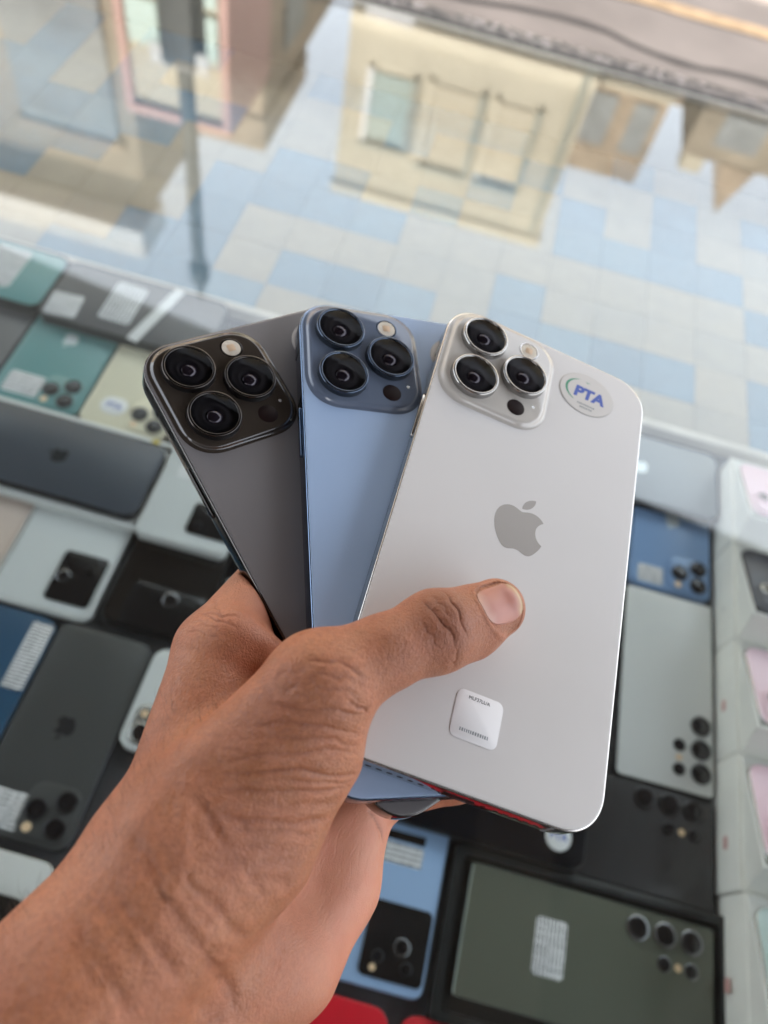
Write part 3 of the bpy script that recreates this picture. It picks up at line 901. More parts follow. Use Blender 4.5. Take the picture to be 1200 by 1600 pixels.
    text_mesh('printed_letters', 'PTA', .0066, stx + .0008, sty - .0001, .00020, m_ptablue, st, bold=.00032, shear=.15)
    arc_o, arc_i = [], []
    for k in range(15):
        a = R_(100 + 10.5 * k)
        arc_o.append((stx - .0023 + .0062 * math.cos(a), sty + .0006 + .0052 * math.sin(a)))
        wv = .0009 * math.sin(math.pi * (k + .3) / 15)
        arc_i.append((stx - .0023 + (.0062 - wv) * math.cos(a), sty + .0006 + (.0052 - wv) * math.sin(a)))
    flat('printed_arc', arc_o + arc_i[::-1], .00017, .00020, m_green_ink, st)
    flat('printed_tick', [(stx - .0009, sty + .0058), (stx - .0002, sty + .0050), (stx + .0009, sty + .0060), (stx - .0001, sty + .0054)], .00017, .00020, m_green_ink, st)
    for yy, wd in ((sty - .0053, .0068), (sty - .0067, .0046)):
        V, F = [], []
        xx = stx + .0003 - wd / 2
        while xx < stx + .0003 + wd / 2:
            w1 = rng.choice((.0003, .0005, .0004))
            b0 = len(V)
            V += [(xx, yy, .0002), (xx + w1, yy, .0002), (xx + w1, yy + .0007, .0002), (xx, yy + .0007, .0002)]
            F.append((b0, b0 + 1, b0 + 2, b0 + 3))
            xx += w1 + .00022
        mesh_obj('small_print', V, F, m_inkg, st)
    return o


def cover_glass():
    m = bpy.data.materials.new('clear_cover_glass')
    m.use_nodes = True
    nt = m.node_tree
    for n in list(nt.nodes):
        nt.nodes.remove(n)
    out = nt.nodes.new('ShaderNodeOutputMaterial')
    tr = nt.nodes.new('ShaderNodeBsdfTransparent')
    tr.inputs[0].default_value = (0.80, 0.77, 0.80, 1)
    gl = nt.nodes.new('ShaderNodeBsdfGlossy')
    gl.inputs['Roughness'].default_value = 0.02
    lw = nt.nodes.new('ShaderNodeFresnel')
    lw.inputs['IOR'].default_value = 1.13
    mx = nt.nodes.new('ShaderNodeMixShader')
    nt.links.new(lw.outputs[0], mx.inputs[0])
    nt.links.new(tr.outputs[0], mx.inputs[1])
    nt.links.new(gl.outputs[0], mx.inputs[2])
    nt.links.new(mx.outputs[0], out.inputs[0])
    return m


M_COVER = cover_glass()
m_backw = mat('matte_white_glass', (0.64, 0.618, 0.602), 0.36, spec=0.5, noise=0.012, nscale=35, rvar=0.03)
m_backb = mat('matte_sierra_glass', (0.335, 0.45, 0.64), 0.33, spec=0.5, noise=0.01, nscale=60, rvar=0.03)
m_backg = mat('matte_graphite_glass', (0.185, 0.174, 0.176), 0.33, spec=0.5, noise=0.015, nscale=60, rvar=0.03)
m_steelw = mat('polished_silver_steel', (0.54, 0.52, 0.49), 0.10, metal=1.0, rvar=0.03, nscale=80)
m_steelb = mat('polished_blue_steel', (0.14, 0.20, 0.30), 0.10, metal=1.0, rvar=0.03, nscale=80)
m_steelg = mat('polished_graphite_steel', (0.10, 0.095, 0.09), 0.10, metal=1.0, rvar=0.03, nscale=80)
m_platew = mat('glossy_white_plate', (0.52, 0.49, 0.45), 0.07, spec=0.6)
m_plateb = mat('glossy_blue_plate', (0.125, 0.155, 0.215), 0.06, spec=0.6)
m_plateg = mat('glossy_graphite_plate', (0.040, 0.032, 0.026), 0.05, spec=0.6)
m_logow = mat('mirror_logo_silver', (0.50, 0.47, 0.44), 0.25, metal=0.35)
m_logob = mat('mirror_logo_blue', (0.14, 0.20, 0.33), 0.2, metal=0.5)
m_logog = mat('mirror_logo_graphite', (0.06, 0.055, 0.055), 0.2, metal=0.5)
white_phone = held_phone('white', 'silver white phone on top of the fan, under the thumb, with serial sticker', m_backw, m_steelw, m_platew, mat('lens_ring_steel', (0.34, 0.33, 0.315), .14, metal=1.0), m_logow, mat('lens_housing_silver', (0.28, 0.27, 0.26), .25, metal=.9))
blue_phone = held_phone('blue', 'light blue phone in the middle of the hand-held fan', m_backb, m_steelb, m_plateb, mat('lens_ring_deep_blue', (0.07, 0.09, 0.125), .15, metal=1.0), m_logob, mat('lens_housing_blue', (0.035, 0.045, 0.06), .3, metal=.6), .0180, .0642)
graphite_phone = held_phone('graphite', 'graphite grey phone at the back of the hand-held fan', m_backg, m_steelg, m_plateg, mat('lens_ring_bronze_black', (0.06, 0.054, 0.05), .15, metal=1.0), m_logog, mat('lens_housing_black', (0.008, 0.007, 0.007), .3), .0232, .0664)

# serial sticker on the white phone (its printed code is left blank)
st = slab('serial_sticker', .0137, .0132, .0021, .00002, .00016, m_paper, white_phone, 0, 0, bev=.00003, n=6)
st.location = (-.0008, -.0605, 0)
st.rotation_euler = (0, 0, R_(-.5))
text_mesh('printed_line', 'MLF37LL/A', .00135, -.0003, .0049, .00018, m_ink, st)
V, F = [], []
xx = -.0042
while xx < .0042:
    w1 = rng.choice((.00035, .00045, .0003))
    b0 = len(V)
    V += [(xx, -.0045, .00018), (xx + w1, -.0045, .00018), (xx + w1, -.0036, .00018), (xx, -.0036, .00018)]
    F.append((b0, b0 + 1, b0 + 2, b0 + 3))
    xx += w1 + .00028
mesh_obj('small_print', V, F, m_inkg, st)


# ================================================================ the hand
# joints and flesh masses in the white phone's frame, millimetres: x, y, z, radius
J = {
    'tip': (-5.1, -32.4, 8.7, 8.2),
    'tpad': (-12.0, -39.7, 8.3, 9.2),
    'ip': (-20.4, -46.2, 10.9, 10.2),
    'tprox': (-33.2, -58.0, 11.3, 9.0),
    'mcp1': (-44.7, -69.8, 8.6, 11.4),
    'cmc': (-62.1, -104.3, -8.1, 15.1),
    'then_a': (-49.2, -102.1, -13.8, 20.4),
    'then_b': (-43.2, -81.2, -3.9, 14.9),
    'i_b': (-64.5, -107.2, -17.8, 13.9),
    'i_m': (-70.2, -59.8, -24.2, 11.4),
    'i_p': (-57.1, -17.6, -33.6, 11.0),
    'i_d': (-22.0, -8.0, -33.5, 8.5),
    'i_t': (-4.0, 2.0, -32.5, 7.5),
    'm_b': (-56.0, -110.0, -30.0, 13.0),
    'm_m': (-56.0, -50.0, -42.0, 11.0),
    'm_p': (-20.0, -26.0, -37.0, 9.5),
    'm_d': (4.0, -16.0, -33.5, 8.5),
    'm_t': (20.0, -10.0, -32.5, 7.5),
    'r_b': (-48.0, -112.0, -38.0, 13.0),
    'r_m': (-36.0, -60.0, -50.0, 11.0),
    'r_p': (2.0, -44.0, -40.0, 9.0),
    'r_d': (23.0, -34.0, -33.5, 8.2),
    'r_t': (38.0, -26.0, -32.0, 7.3),
    'l_b': (-38.0, -114.0, -45.0, 12.0),
    'l_m': (-12.6, -75.0, -52.8, 10.8),
    'l_p': (12.0, -64.0, -43.0, 8.5),
    'l_d': (27.0, -55.0, -35.0, 7.6),
    'l_t': (38.0, -48.0, -31.5, 6.8),
    'hy_a': (-23.4, -124.7, -47.4, 16.4),
    'hy_b': (-14.4, -102.9, -53.3, 12.9),
    'ra_a': (-62.7, -123.6, -14.1, 20.6),
    'ra_b': (-109.5, -227.8, -21.9, 25.6),
    'ul_a': (-43.3, -130.8, -42.0, 21.1),
    'ul_b': (-80.0, -235.0, -50.0, 26.0),
    'web_a': (-55.5, -58.5, -17.5, 5.0),
    'web_b': (-67.5, -56.5, -17.0, 6.0),
}
CREASES = [
    (0.50, 0.34, [(-28.5,-43.6,18.7),(-26.2,-45.8,20.9),(-22.8,-48.4,21.9),(-19.0,-50.8,21.2),(-16.8,-52.7,19.5)]),
    (0.45, 0.34, [(-23.8,-38.8,18.7),(-21.1,-42.1,21.4),(-18.7,-45.2,22.0),(-16.2,-48.5,21.2),(-15.0,-49.6,20.2)]),
    (0.25, 0.34, [(-28.0,-49.7,20.6),(-24.5,-52.6,20.9),(-21.3,-54.5,19.7)]),
    (0.30, 0.34, [(-16.8,-52.7,19.5),(-15.6,-54.5,16.9),(-15.2,-55.8,14.1)]),
    (0.20, 0.34, [(-27.4,-44.9,20.0),(-24.0,-46.9,21.7),(-20.8,-49.5,21.8)]),
    (0.25, 0.34, [(-26.6,-41.4,19.0),(-23.8,-44.0,21.4),(-20.9,-46.7,22.2)]),
    (0.35, 0.55, [(-51.6,-70.3,20.7),(-49.2,-68.9,21.7),(-45.0,-67.9,22.4),(-40.2,-67.9,21.9),(-36.2,-68.8,20.3)]),
    (0.30, 0.55, [(-51.2,-73.6,20.4),(-46.9,-71.7,22.2),(-41.8,-70.6,22.2),(-37.6,-70.2,20.8)]),
    (0.50, 0.55, [(-39.9,-75.1,20.5),(-36.4,-74.6,18.7),(-33.0,-73.9,15.4)]),
    (0.25, 0.55, [(-48.3,-75.7,20.7),(-43.9,-73.6,21.9),(-39.1,-73.1,20.9),(-34.9,-73.5,18.0)]),
    (0.35, 0.55, [(-55.7,-80.3,15.2),(-48.5,-79.3,18.8),(-40.9,-77.3,19.7),(-33.1,-74.3,15.2)]),
    (0.30, 0.55, [(-58.4,-85.6,12.9),(-51.6,-83.2,16.2),(-42.7,-80.8,17.8),(-32.0,-78.0,10.9)]),
    (0.30, 0.55, [(-62.7,-94.5,9.6),(-56.0,-91.9,12.5),(-47.7,-88.3,14.3),(-39.6,-84.7,14.1),(-30.9,-81.4,7.6)]),
    (0.45, 0.55, [(-60.9,-97.0,10.0),(-53.5,-94.1,12.1),(-43.9,-90.6,12.2),(-34.3,-88.0,8.3),(-28.6,-85.0,2.6)]),
    (0.35, 0.55, [(-60.0,-101.2,9.3),(-53.5,-97.8,10.7),(-43.4,-95.2,9.6),(-35.7,-91.5,7.3),(-30.0,-88.2,3.1)]),
    (0.55, 0.80, [(-59.6,-104.0,8.9),(-51.0,-103.5,8.4),(-44.7,-102.1,7.0),(-36.8,-98.6,4.1),(-31.5,-95.9,-0.6)]),
    (0.35, 0.80, [(-54.8,-106.2,8.4),(-47.9,-104.6,7.2),(-40.0,-102.0,4.9),(-33.5,-100.4,0.2)]),
    (0.30, 1.25, [(-56.8,-116.6,7.7),(-50.9,-113.5,6.6),(-44.7,-110.1,4.9),(-35.8,-106.4,0.3)]),
    (0.40, 1.25, [(-56.0,-112.9,7.9),(-49.0,-112.1,6.3),(-40.1,-112.2,2.0),(-34.1,-111.4,-3.6)]),
    (0.40, 1.25, [(-67.3,-100.2,6.8),(-60.4,-104.2,8.8),(-53.8,-108.7,7.9),(-47.2,-112.3,5.6),(-40.5,-115.1,0.8)]),
    (0.50, 1.25, [(-69.4,-115.4,6.5),(-64.4,-120.2,7.4),(-56.0,-125.7,5.8),(-47.7,-129.4,-0.7),(-35.0,-136.5,-23.3)]),
    (0.45, 1.25, [(-64.9,-112.1,8.0),(-57.7,-118.2,7.6),(-51.9,-120.6,5.6),(-40.6,-124.4,-6.9)]),
    (0.35, 1.25, [(-72.0,-122.9,4.9),(-65.8,-127.1,6.4),(-58.0,-131.4,5.0),(-51.6,-135.0,0.2)]),
    (0.35, 1.25, [(-76.4,-130.6,3.8),(-70.9,-134.7,5.9),(-64.0,-139.0,5.5),(-58.8,-142.6,2.8)]),
    (0.50, 1.25, [(-51.3,-129.0,2.6),(-40.3,-133.3,-19.0),(-32.9,-138.9,-25.0)]),
    (0.30, 0.55, [(-78.0,-54.1,-16.4),(-71.2,-54.9,-12.9),(-67.0,-54.2,-13.4)]),
    (0.35, 0.55, [(-64.6,-61.8,-12.9)]),
    (0.50, 0.55, [(-13.4,-82.8,-39.5),(-7.8,-85.7,-41.7),(-4.1,-89.3,-45.1)]),
    (0.25, 0.55, [(-55.5,-87.8,13.7),(-47.8,-85.1,15.9),(-39.3,-82.5,15.3),(-31.9,-80.3,9.5)]),
    (0.25, 0.55, [(-49.5,-94.9,11.5),(-42.6,-92.4,10.8),(-34.8,-89.8,7.6),(-30.0,-87.3,3.7)]),
    (0.25, 0.80, [(-51.6,-100.3,9.6),(-43.2,-98.0,8.1),(-35.2,-94.2,5.2),(-31.0,-91.9,1.8)]),
    (0.25, 0.80, [(-61.2,-108.8,8.4),(-54.7,-110.7,7.9),(-46.7,-108.1,6.0),(-36.6,-104.1,1.9)]),
    (0.25, 1.25, [(-68.6,-111.0,6.9),(-63.8,-115.3,8.0),(-56.1,-121.1,6.8),(-48.9,-123.9,3.0)]),
    (0.20, 1.25, [(-74.5,-125.0,3.8),(-68.6,-129.3,6.1),(-61.2,-134.1,5.5)]),
    (0.20, 0.55, [(-56.2,-74.3,16.1),(-54.2,-72.6,18.5),(-50.4,-71.8,21.1)]),
    (0.20, 0.55, [(-53.8,-77.5,17.3),(-50.8,-74.6,20.2),(-47.0,-73.4,21.8)]),
    (0.30, 0.38, [(-78.8,-53.5,-17.8),(-73.9,-55.9,-13.2),(-69.5,-56.7,-12.3),(-66.8,-57.0,-12.7)]),
    (0.22, 0.38, [(-79.6,-56.3,-17.0),(-74.0,-58.0,-12.7),(-69.7,-59.2,-11.9)]),
    (0.22, 0.38, [(-76.1,-48.1,-19.1),(-74.1,-52.4,-14.8),(-71.3,-54.5,-13.1)]),
    (0.20, 0.38, [(-80.0,-59.9,-16.7),(-74.9,-60.2,-12.8),(-69.5,-60.9,-11.8)]),
    (0.30, 1.20, [(-75.7,-133.5,4.6),(-71.6,-136.8,5.9),(-65.4,-140.6,5.6)]),
    (0.35, 1.20, [(-72.9,-112.1,4.7),(-66.8,-116.8,7.3),(-61.2,-121.3,7.5)]),
    (0.30, 1.20, [(-64.3,-121.0,7.4),(-59.5,-124.4,6.8),(-53.2,-127.4,4.2),(-45.3,-129.1,-3.4)]),
    (0.30, 1.20, [(-72.3,-125.6,4.9),(-65.4,-130.7,6.3),(-60.2,-135.0,5.0)]),
    (0.25, 1.20, [(-51.2,-137.6,-1.4),(-41.3,-139.0,-20.4)]),
]
BONES = [('tip', 'tpad'), ('tpad', 'ip'), ('ip', 'tprox'), ('tprox', 'mcp1'), ('mcp1', 'cmc'), ('then_a', 'then_b'), ('then_b', 'mcp1'),
         ('i_b', 'i_m'), ('i_m', 'i_p'), ('i_p', 'i_d'), ('i_d', 'i_t'), ('m_b', 'm_m'), ('m_m', 'm_p'), ('m_p', 'm_d'), ('m_d', 'm_t'),
         ('r_b', 'r_m'), ('r_m', 'r_p'), ('r_p', 'r_d'), ('r_d', 'r_t'), ('l_b', 'l_m'), ('l_m', 'l_p'), ('l_p', 'l_d'), ('l_d', 'l_t'),
         ('hy_a', 'hy_b'), ('ra_a', 'ra_b'), ('ul_a', 'ul_b'), ('hy_b', 'l_m'), ('web_a', 'web_b')]
GROUPS = [(4.0, 9, (0, 1, 2, 3, 4)), (6.0, 8, (5, 6)), (7.0, 7, (7, 11, 15, 19, 23, 26)), (2.5, 3.5, (8, 9, 10)), (2.5, 3.5, (12, 13, 14)),
          (2.5, 3.5, (16, 17, 18)), (2.5, 3.5, (20, 21, 22)), (12.0, 14, (24, 25)), (5.0, 6.0, (27,))]


def smin(a, b, k):
    h = np.maximum(k - np.abs(a - b), 0) / k
    return np.minimum(a, b) - h * h * k * .25


def hand_sdf(p, groups=GROUPS):
    p = np.asarray(p, dtype=np.float32)
    out = None
    for k, gk, ids in groups:
        g = None
        for i in ids:
            A, B = np.array(J[BONES[i][0]], np.float32), np.array(J[BONES[i][1]], np.float32)
            ba = B[:3] - A[:3]
            pa = p - A[:3]
            h = np.clip((pa @ ba) / (ba @ ba), 0, 1)
            d = np.linalg.norm(pa - h[..., None] * ba, axis=-1) - (A[3] + (B[3] - A[3]) * h)
            g = d if g is None else smin(g, d, k)
        out = g if out is None else smin(out, g, gk)
    return out


WM = pose_matrix('white')
WI = WM.inverted()
PHONE_REL = []
for key in ('white', 'blue', 'graphite'):
    q = (pose_matrix(key).inverted() @ WM)
    PHONE_REL.append((np.array(q.to_3x3(), np.float32), np.array(q.translation, np.float32) * 1000))


def phones_sdf(p):
    out = None
    for Rm, t in PHONE_REL:
        l = p @ Rm.T + t
        q = np.abs(l - np.array([0, 0, -PT_ * 500], np.float32)) - np.array([PW_ * 500 - 12.5, PH_ * 500 - 12.5, PT_ * 500], np.float32)
        dxy = np.linalg.norm(np.maximum(q[..., :2], 0), axis=-1) + np.minimum(np.maximum(q[..., 0], q[..., 1]), 0) - 12.5
        d = np.minimum(np.maximum(dxy, q[..., 2]), 0) + np.sqrt(np.maximum(dxy, 0)**2 + np.maximum(q[..., 2], 0)**2)
        out = d if out is None else np.minimum(out, d)
    return out


def full_sdf(p):
    h = hand_sdf(p)
    c = -(phones_sdf(p) - 0.12)
    d = np.maximum(h, c)
    k = 1.2
    e = np.maximum(k - np.abs(h - c), 0) / k
    return d + e * e * k * .25


def build_hand_mesh(cell=0.6):
    lo = np.array([-142., -200., -84.])
    n = np.array([336, 376, 200])
    S = np.full(n, 9.0, np.float32)
    bs = 8
    ctr = [lo[a] + (np.arange(n[a] // bs) * bs + bs / 2 - .5) * cell for a in range(3)]
    CG = np.stack(np.meshgrid(*ctr, indexing='ij'), -1)
    cs = hand_sdf(CG.reshape(-1, 3)).reshape(CG.shape[:3])
    rad = bs * cell * .87 + 1.5
    for bi, bj, bk in np.argwhere(np.abs(cs) >= rad):
        S[bi * bs:(bi + 1) * bs, bj * bs:(bj + 1) * bs, bk * bs:(bk + 1) * bs] = cs[bi, bj, bk]
    act = np.argwhere(np.abs(cs) < rad)
    off = np.stack(np.meshgrid(*[np.arange(bs)] * 3, indexing='ij'), -1).reshape(-1, 3)
    for s in range(0, len(act), 400):
        idx = (act[s:s + 400, None, :] * bs + off[None]).reshape(-1, 3)
        S[idx[:, 0], idx[:, 1], idx[:, 2]] = full_sdf(lo + idx * cell)
    # phone cut for blocks deep inside the flesh as well
    deep = np.argwhere(cs <= -rad)
    for s in range(0, len(deep), 400):
        idx = (deep[s:s + 400, None, :] * bs + off[None]).reshape(-1, 3)
        pts = (lo + idx * cell).astype(np.float32)
        S[idx[:, 0], idx[:, 1], idx[:, 2]] = np.maximum(S[idx[:, 0], idx[:, 1], idx[:, 2]], -(phones_sdf(pts) - .12))
    # surface nets
    ins = S < 0
    acc = np.zeros(tuple(n - 1) + (3,), np.float32)
    cnt = np.zeros(tuple(n - 1), np.float32)
    sl = lambda a, o: slice(o, n[a] - 1 + o)
    for ax in range(3):
        oth = [a for a in range(3) if a != ax]
        for o1 in (0, 1):
            for o2 in (0, 1):
                s0, s1 = [None] * 3, [None] * 3
                s0[ax], s1[ax] = sl(ax, 0), sl(ax, 1)
                for a, o in zip(oth, (o1, o2)):
                    s0[a] = s1[a] = sl(a, o)
                A, B = S[tuple(s0)], S[tuple(s1)]
                cr = (A < 0) != (B < 0)
                t = np.where(cr, A / np.where(cr, A - B, 1), 0)
                pos = [None] * 3
                pos[ax] = t
                pos[oth[0]] = np.full_like(t, o1)
                pos[oth[1]] = np.full_like(t, o2)
                for a in range(3):
                    acc[..., a] += np.where(cr, pos[a], 0)
                cnt += cr
    has = cnt > 0
    vid = np.full(has.shape, -1, np.int64)
    cells = np.argwhere(has)
    vid[has] = np.arange(len(cells))
    verts = lo + (cells + acc[has] / cnt[has][:, None]) * cell
    quads = []
    for ax in range(3):
        oth = [(ax + 1) % 3, (ax + 2) % 3]
        s0, s1 = [slice(1, None)] * 3, [slice(1, None)] * 3
        s0 = [slice(1, n[a] - 1) for a in range(3)]
        s1 = list(s0)
        s0[ax], s1[ax] = slice(0, n[ax] - 1), slice(1, n[ax])
        a_in, b_in = ins[tuple(s0)], ins[tuple(s1)]
        for flip, msk in ((False, a_in & ~b_in), (True, ~a_in & b_in)):
            e = np.argwhere(msk)
            for a in oth:
                e[:, a] += 1
            c00 = e.copy()
            c10 = e.copy(); c10[:, oth[0]] -= 1
            c11 = c10.copy(); c11[:, oth[1]] -= 1
            c01 = e.copy(); c01[:, oth[1]] -= 1
            q = np.stack([vid[tuple(c.T)] for c in (c00, c10, c11, c01)], 1)
            quads.append(q[:, ::-1] if flip else q)
    quads = np.concatenate(quads)
    quads = quads[(quads >= 0).all(1)]
    return verts, quads


def relax(v, q, it=2):
    e = np.concatenate([q[:, [0, 1]], q[:, [1, 2]], q[:, [2, 3]], q[:, [3, 0]]])
    for _ in range(it):
        s = np.zeros_like(v)
        c = np.zeros(len(v))
        np.add.at(s, e[:, 0], v[e[:, 1]])
        np.add.at(c, e[:, 0], 1)
        v = v * .5 + .5 * s / np.maximum(c, 1)[:, None]
    return v


def normals(v, q):
    fn = np.cross(v[q[:, 2]] - v[q[:, 0]], v[q[:, 3]] - v[q[:, 1]])
    nn = np.zeros_like(v)
    for k in range(4):
        np.add.at(nn, q[:, k], fn)
    return nn / np.maximum(np.linalg.norm(nn, axis=1), 1e-9)[:, None]


hv, hq = build_hand_mesh()
hv = relax(hv, hq, 2)

# crease polylines resampled
cp, cd, cw = [], [], []
for dep, wid, pl in CREASES:
    pts = [np.array(p) for p in pl]
    tot = sum(np.linalg.norm(b - a) for a, b in zip(pts, pts[1:]))
    run = 0
    for a, b in zip(pts, pts[1:]):
        L = np.linalg.norm(b - a)
        m = max(int(L / .3), 1)
        for k in range(m):
            u = (run + L * k / m) / tot
            p = a + (b - a) * k / m
            p = p + np.array([math.sin(u * 17 + dep * 40), math.cos(u * 13 + dep * 70), 0]) * .30
            cp.append(p)
            cd.append(dep * min(1, 5 * u + .1, 5 * (1 - u) + .1) * (.85 + .15 * math.sin(u * 11 + dep * 90)))
            cw.append(wid)
        run += L
cp, cd, cw = np.array(cp), np.array(cd), np.array(cw)
for _ in range(4):                                     # drop the polylines onto the skin
    s0 = hand_sdf(cp)
    gr = np.stack([hand_sdf(cp + d_) - s0 for d_ in np.eye(3) * .2], 1)
    gr /= np.maximum(np.linalg.norm(gr, axis=1), 1e-6)[:, None]
    cp = cp - gr * s0[:, None]
kd = kdtree.KDTree(len(cp))
for i, p in enumerate(cp):
    kd.insert(Vector(p), i)
kd.balance()

# finer mesh along the sharp creases and round the nail
bmh = bmesh.new()
bv = [bmh.verts.new(p) for p in hv]
for f_ in hq:
    bmh.faces.new([bv[i] for i in f_])
bmh.verts.index_update()
NC = np.array([-6.9, -34.6, 17.0])                     # nail centre on the skin
fine_pts = kdtree.KDTree(int((cw < .6).sum()))
for i, p in enumerate(cp[cw < .6]):
    fine_pts.insert(Vector(p), i)
fine_pts.balance()
isn = np.zeros(len(hv), bool)
box_ok = (hv[:, 2] > -22) & (hv[:, 1] > -105)
for i in np.flatnonzero(box_ok):
    isn[i] = fine_pts.find(Vector(hv[i]))[2] < 1.9
isn |= np.linalg.norm(hv - NC, axis=1) < 10
ed = [e for e in bmh.edges if isn[e.verts[0].index] and isn[e.verts[1].index]]
bmesh.ops.subdivide_edges(bmh, edges=ed, cuts=2, use_grid_fill=True)
tmp = bpy.data.meshes.new('tmp')
bmh.to_mesh(tmp)
bmh.free()
hv = np.empty(len(tmp.vertices) * 3)
tmp.vertices.foreach_get('co', hv)
hv = hv.reshape(-1, 3)
hn = np.array([v.vector for v in tmp.vertex_normals])
hfaces = [tuple(p.vertices) for p in tmp.polygons]
if (hn[np.argmax(hv[:, 2])][2] < 0):
    hn = -hn
    hfaces = [f_[::-1] for f_ in hfaces]
disp = np.zeros(len(hv))
crease_a = np.zeros(len(hv))
cnear = np.flatnonzero((hv[:, 1] > -185) & (hv[:, 0] < 5))
for i in cnear:
    _, k, d = kd.find(Vector(hv[i]))
    w = cd[k]
    g = cw[k]
    if d < 5 * g + 1.5:
        disp[i] = (.9 if g < .6 else 1.05) * w * (-math.exp(-(d / g)**2) - .25 * math.exp(-(d / (g + 1.0))**2)) + .30 * w * math.exp(-((d - g * 1.2 - 1.5) / (.6 + g * .7))**2)
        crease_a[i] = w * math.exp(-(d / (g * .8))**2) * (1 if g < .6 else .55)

# thumb nail bed: frame on the end of the thumb
tipJ, padJ = np.array(J['tip'][:3]), np.array(J['ip'][:3])
t_ax = tipJ - padJ
t_ax /= np.linalg.norm(t_ax)
n_up = np.array([0.02, 0.38, 0.92])
n_up -= t_ax * (n_up @ t_ax)
n_up /= np.linalg.norm(n_up)
n_sd = np.cross(n_up, t_ax)
rel = hv - NC
nu, nvv, nw = rel @ t_ax, rel @ n_sd, rel @ n_up
NL, NW = 6.9, 6.1
rr_ = (np.abs(nu / NL)**2.6 + np.abs(nvv / NW)**2.6)**(1 / 2.6)
onn = (np.abs(nw) < 7) & (hn @ n_up > 0.1)
rim = np.where(onn, .32 * np.exp(-((rr_ - 1.13) / .09)**2) * (nu < 4.5), 0) - np.where(onn & (rr_ < 1.06), .30, 0)
disp += rim
# tendon of the thumb, hollow beside it, and veins over the wrist
def line_dist(pts):
    best = np.full(len(hv), 99.0)
    for a, c in zip(pts, pts[1:]):
        a, c = np.array(a), np.array(c)
        h_ = np.clip(((hv - a) @ (c - a)) / ((c - a) @ (c - a)), 0, 1)
        best = np.minimum(best, np.linalg.norm(hv - a - h_[:, None] * (c - a), axis=1))
    return best


for amp, wid, pts in ((.4, 3.6, [(-54.8, -70.4, 18.1), (-59, -77.4, 12.4), (-63.8, -87.4, 8.7), (-68.3, -97.8, 5.9), (-72.1, -109.2, 5.1)]),
                      (.15, 2.4, [(-72.1, -109.2, 5.1), (-75.5, -122.8, 3.0), (-84, -140, 1)]),
                      (-.9, 8.0, [(-60.6, -94.6, 10.6), (-58, -98, 10.5)]),
                      (-.7, 6.0, [(-51.2, -97.8, 10.5), (-46, -96, 10)]),
                      (.6, 2.2, [(-56, -55.5, -14), (-61, -54, -15), (-65, -53.5, -14.3), (-69.5, -53, -13.8)]),
                      (-.5, 2.6, [(-57, -61.5, -10), (-61, -60, -13), (-65.5, -59.5, -12.8), (-69, -58.5, -12.1)]),
                      (.5, 1.6, [(-66, -100, 8), (-60, -118, 8), (-63, -135, 8), (-70, -152, 6)])):
    disp += amp * np.exp(-(line_dist(pts) / wid)**2)
# soft skin folds over the thumb's middle joint and tendon at the wrist
hv2 = hv + hn * disp[:, None]

scaleM = np.array(WM.to_3x3())
hw = (hv2 / 1000) @ scaleM.T + np.array(WM.translation)
base = np.array(WM.translation) + scaleM @ (np.array([-60, -140, -30]) / 1000)

me = bpy.data.meshes.new('skin')
me.from_pydata([tuple(p) for p in (hw - base)], [], hfaces)
me.update()
me.polygons.foreach_set('use_smooth', np.ones(len(me.polygons), dtype=bool))


def vattr(name, arr):
    a = me.attributes.new(name, 'FLOAT', 'POINT')
    a.data.foreach_set('value', np.asarray(arr, np.float32))


# palm side is paler and pinker than the back of the hand
pal_dir = np.array([.62, .1, .78]); pal_dir /= np.linalg.norm(pal_dir)
nn2 = hn
palm = np.clip((nn2 @ pal_dir) * 1.0, 0, 1)
lower = 1 / (1 + np.exp((hv[:, 2] + 30 + .10 * (hv[:, 0] + 20)) / 3.5))
edge = 1 / (1 + np.exp(-(hv[:, 0] + 40) / 5))
palm = palm * lower * edge * (1 / (1 + np.exp(-(hv[:, 1] + 150) / 12)))
web = np.exp(-((hv[:, 0] + 60)**2 + (hv[:, 1] + 47)**2 + (hv[:, 2] + 16)**2) / 190.)
vattr('palm', np.clip(palm * 1.15 + .8 * web, 0, 1))
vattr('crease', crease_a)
wr = np.exp(-((hv[:, 0] + 45)**2 / 700 + (hv[:, 1] + 86)**2 / 620 + (hv[:, 2] - 10)**2 / 500))
wr = np.clip(wr * 1.3, 0, 1)
kn = np.exp(-((hv[:, 0] + 22)**2 + (hv[:, 1] + 45)**2 + (hv[:, 2] - 20)**2) / 90)
vattr('wrinkle', wr)
vattr('knuckle', kn)


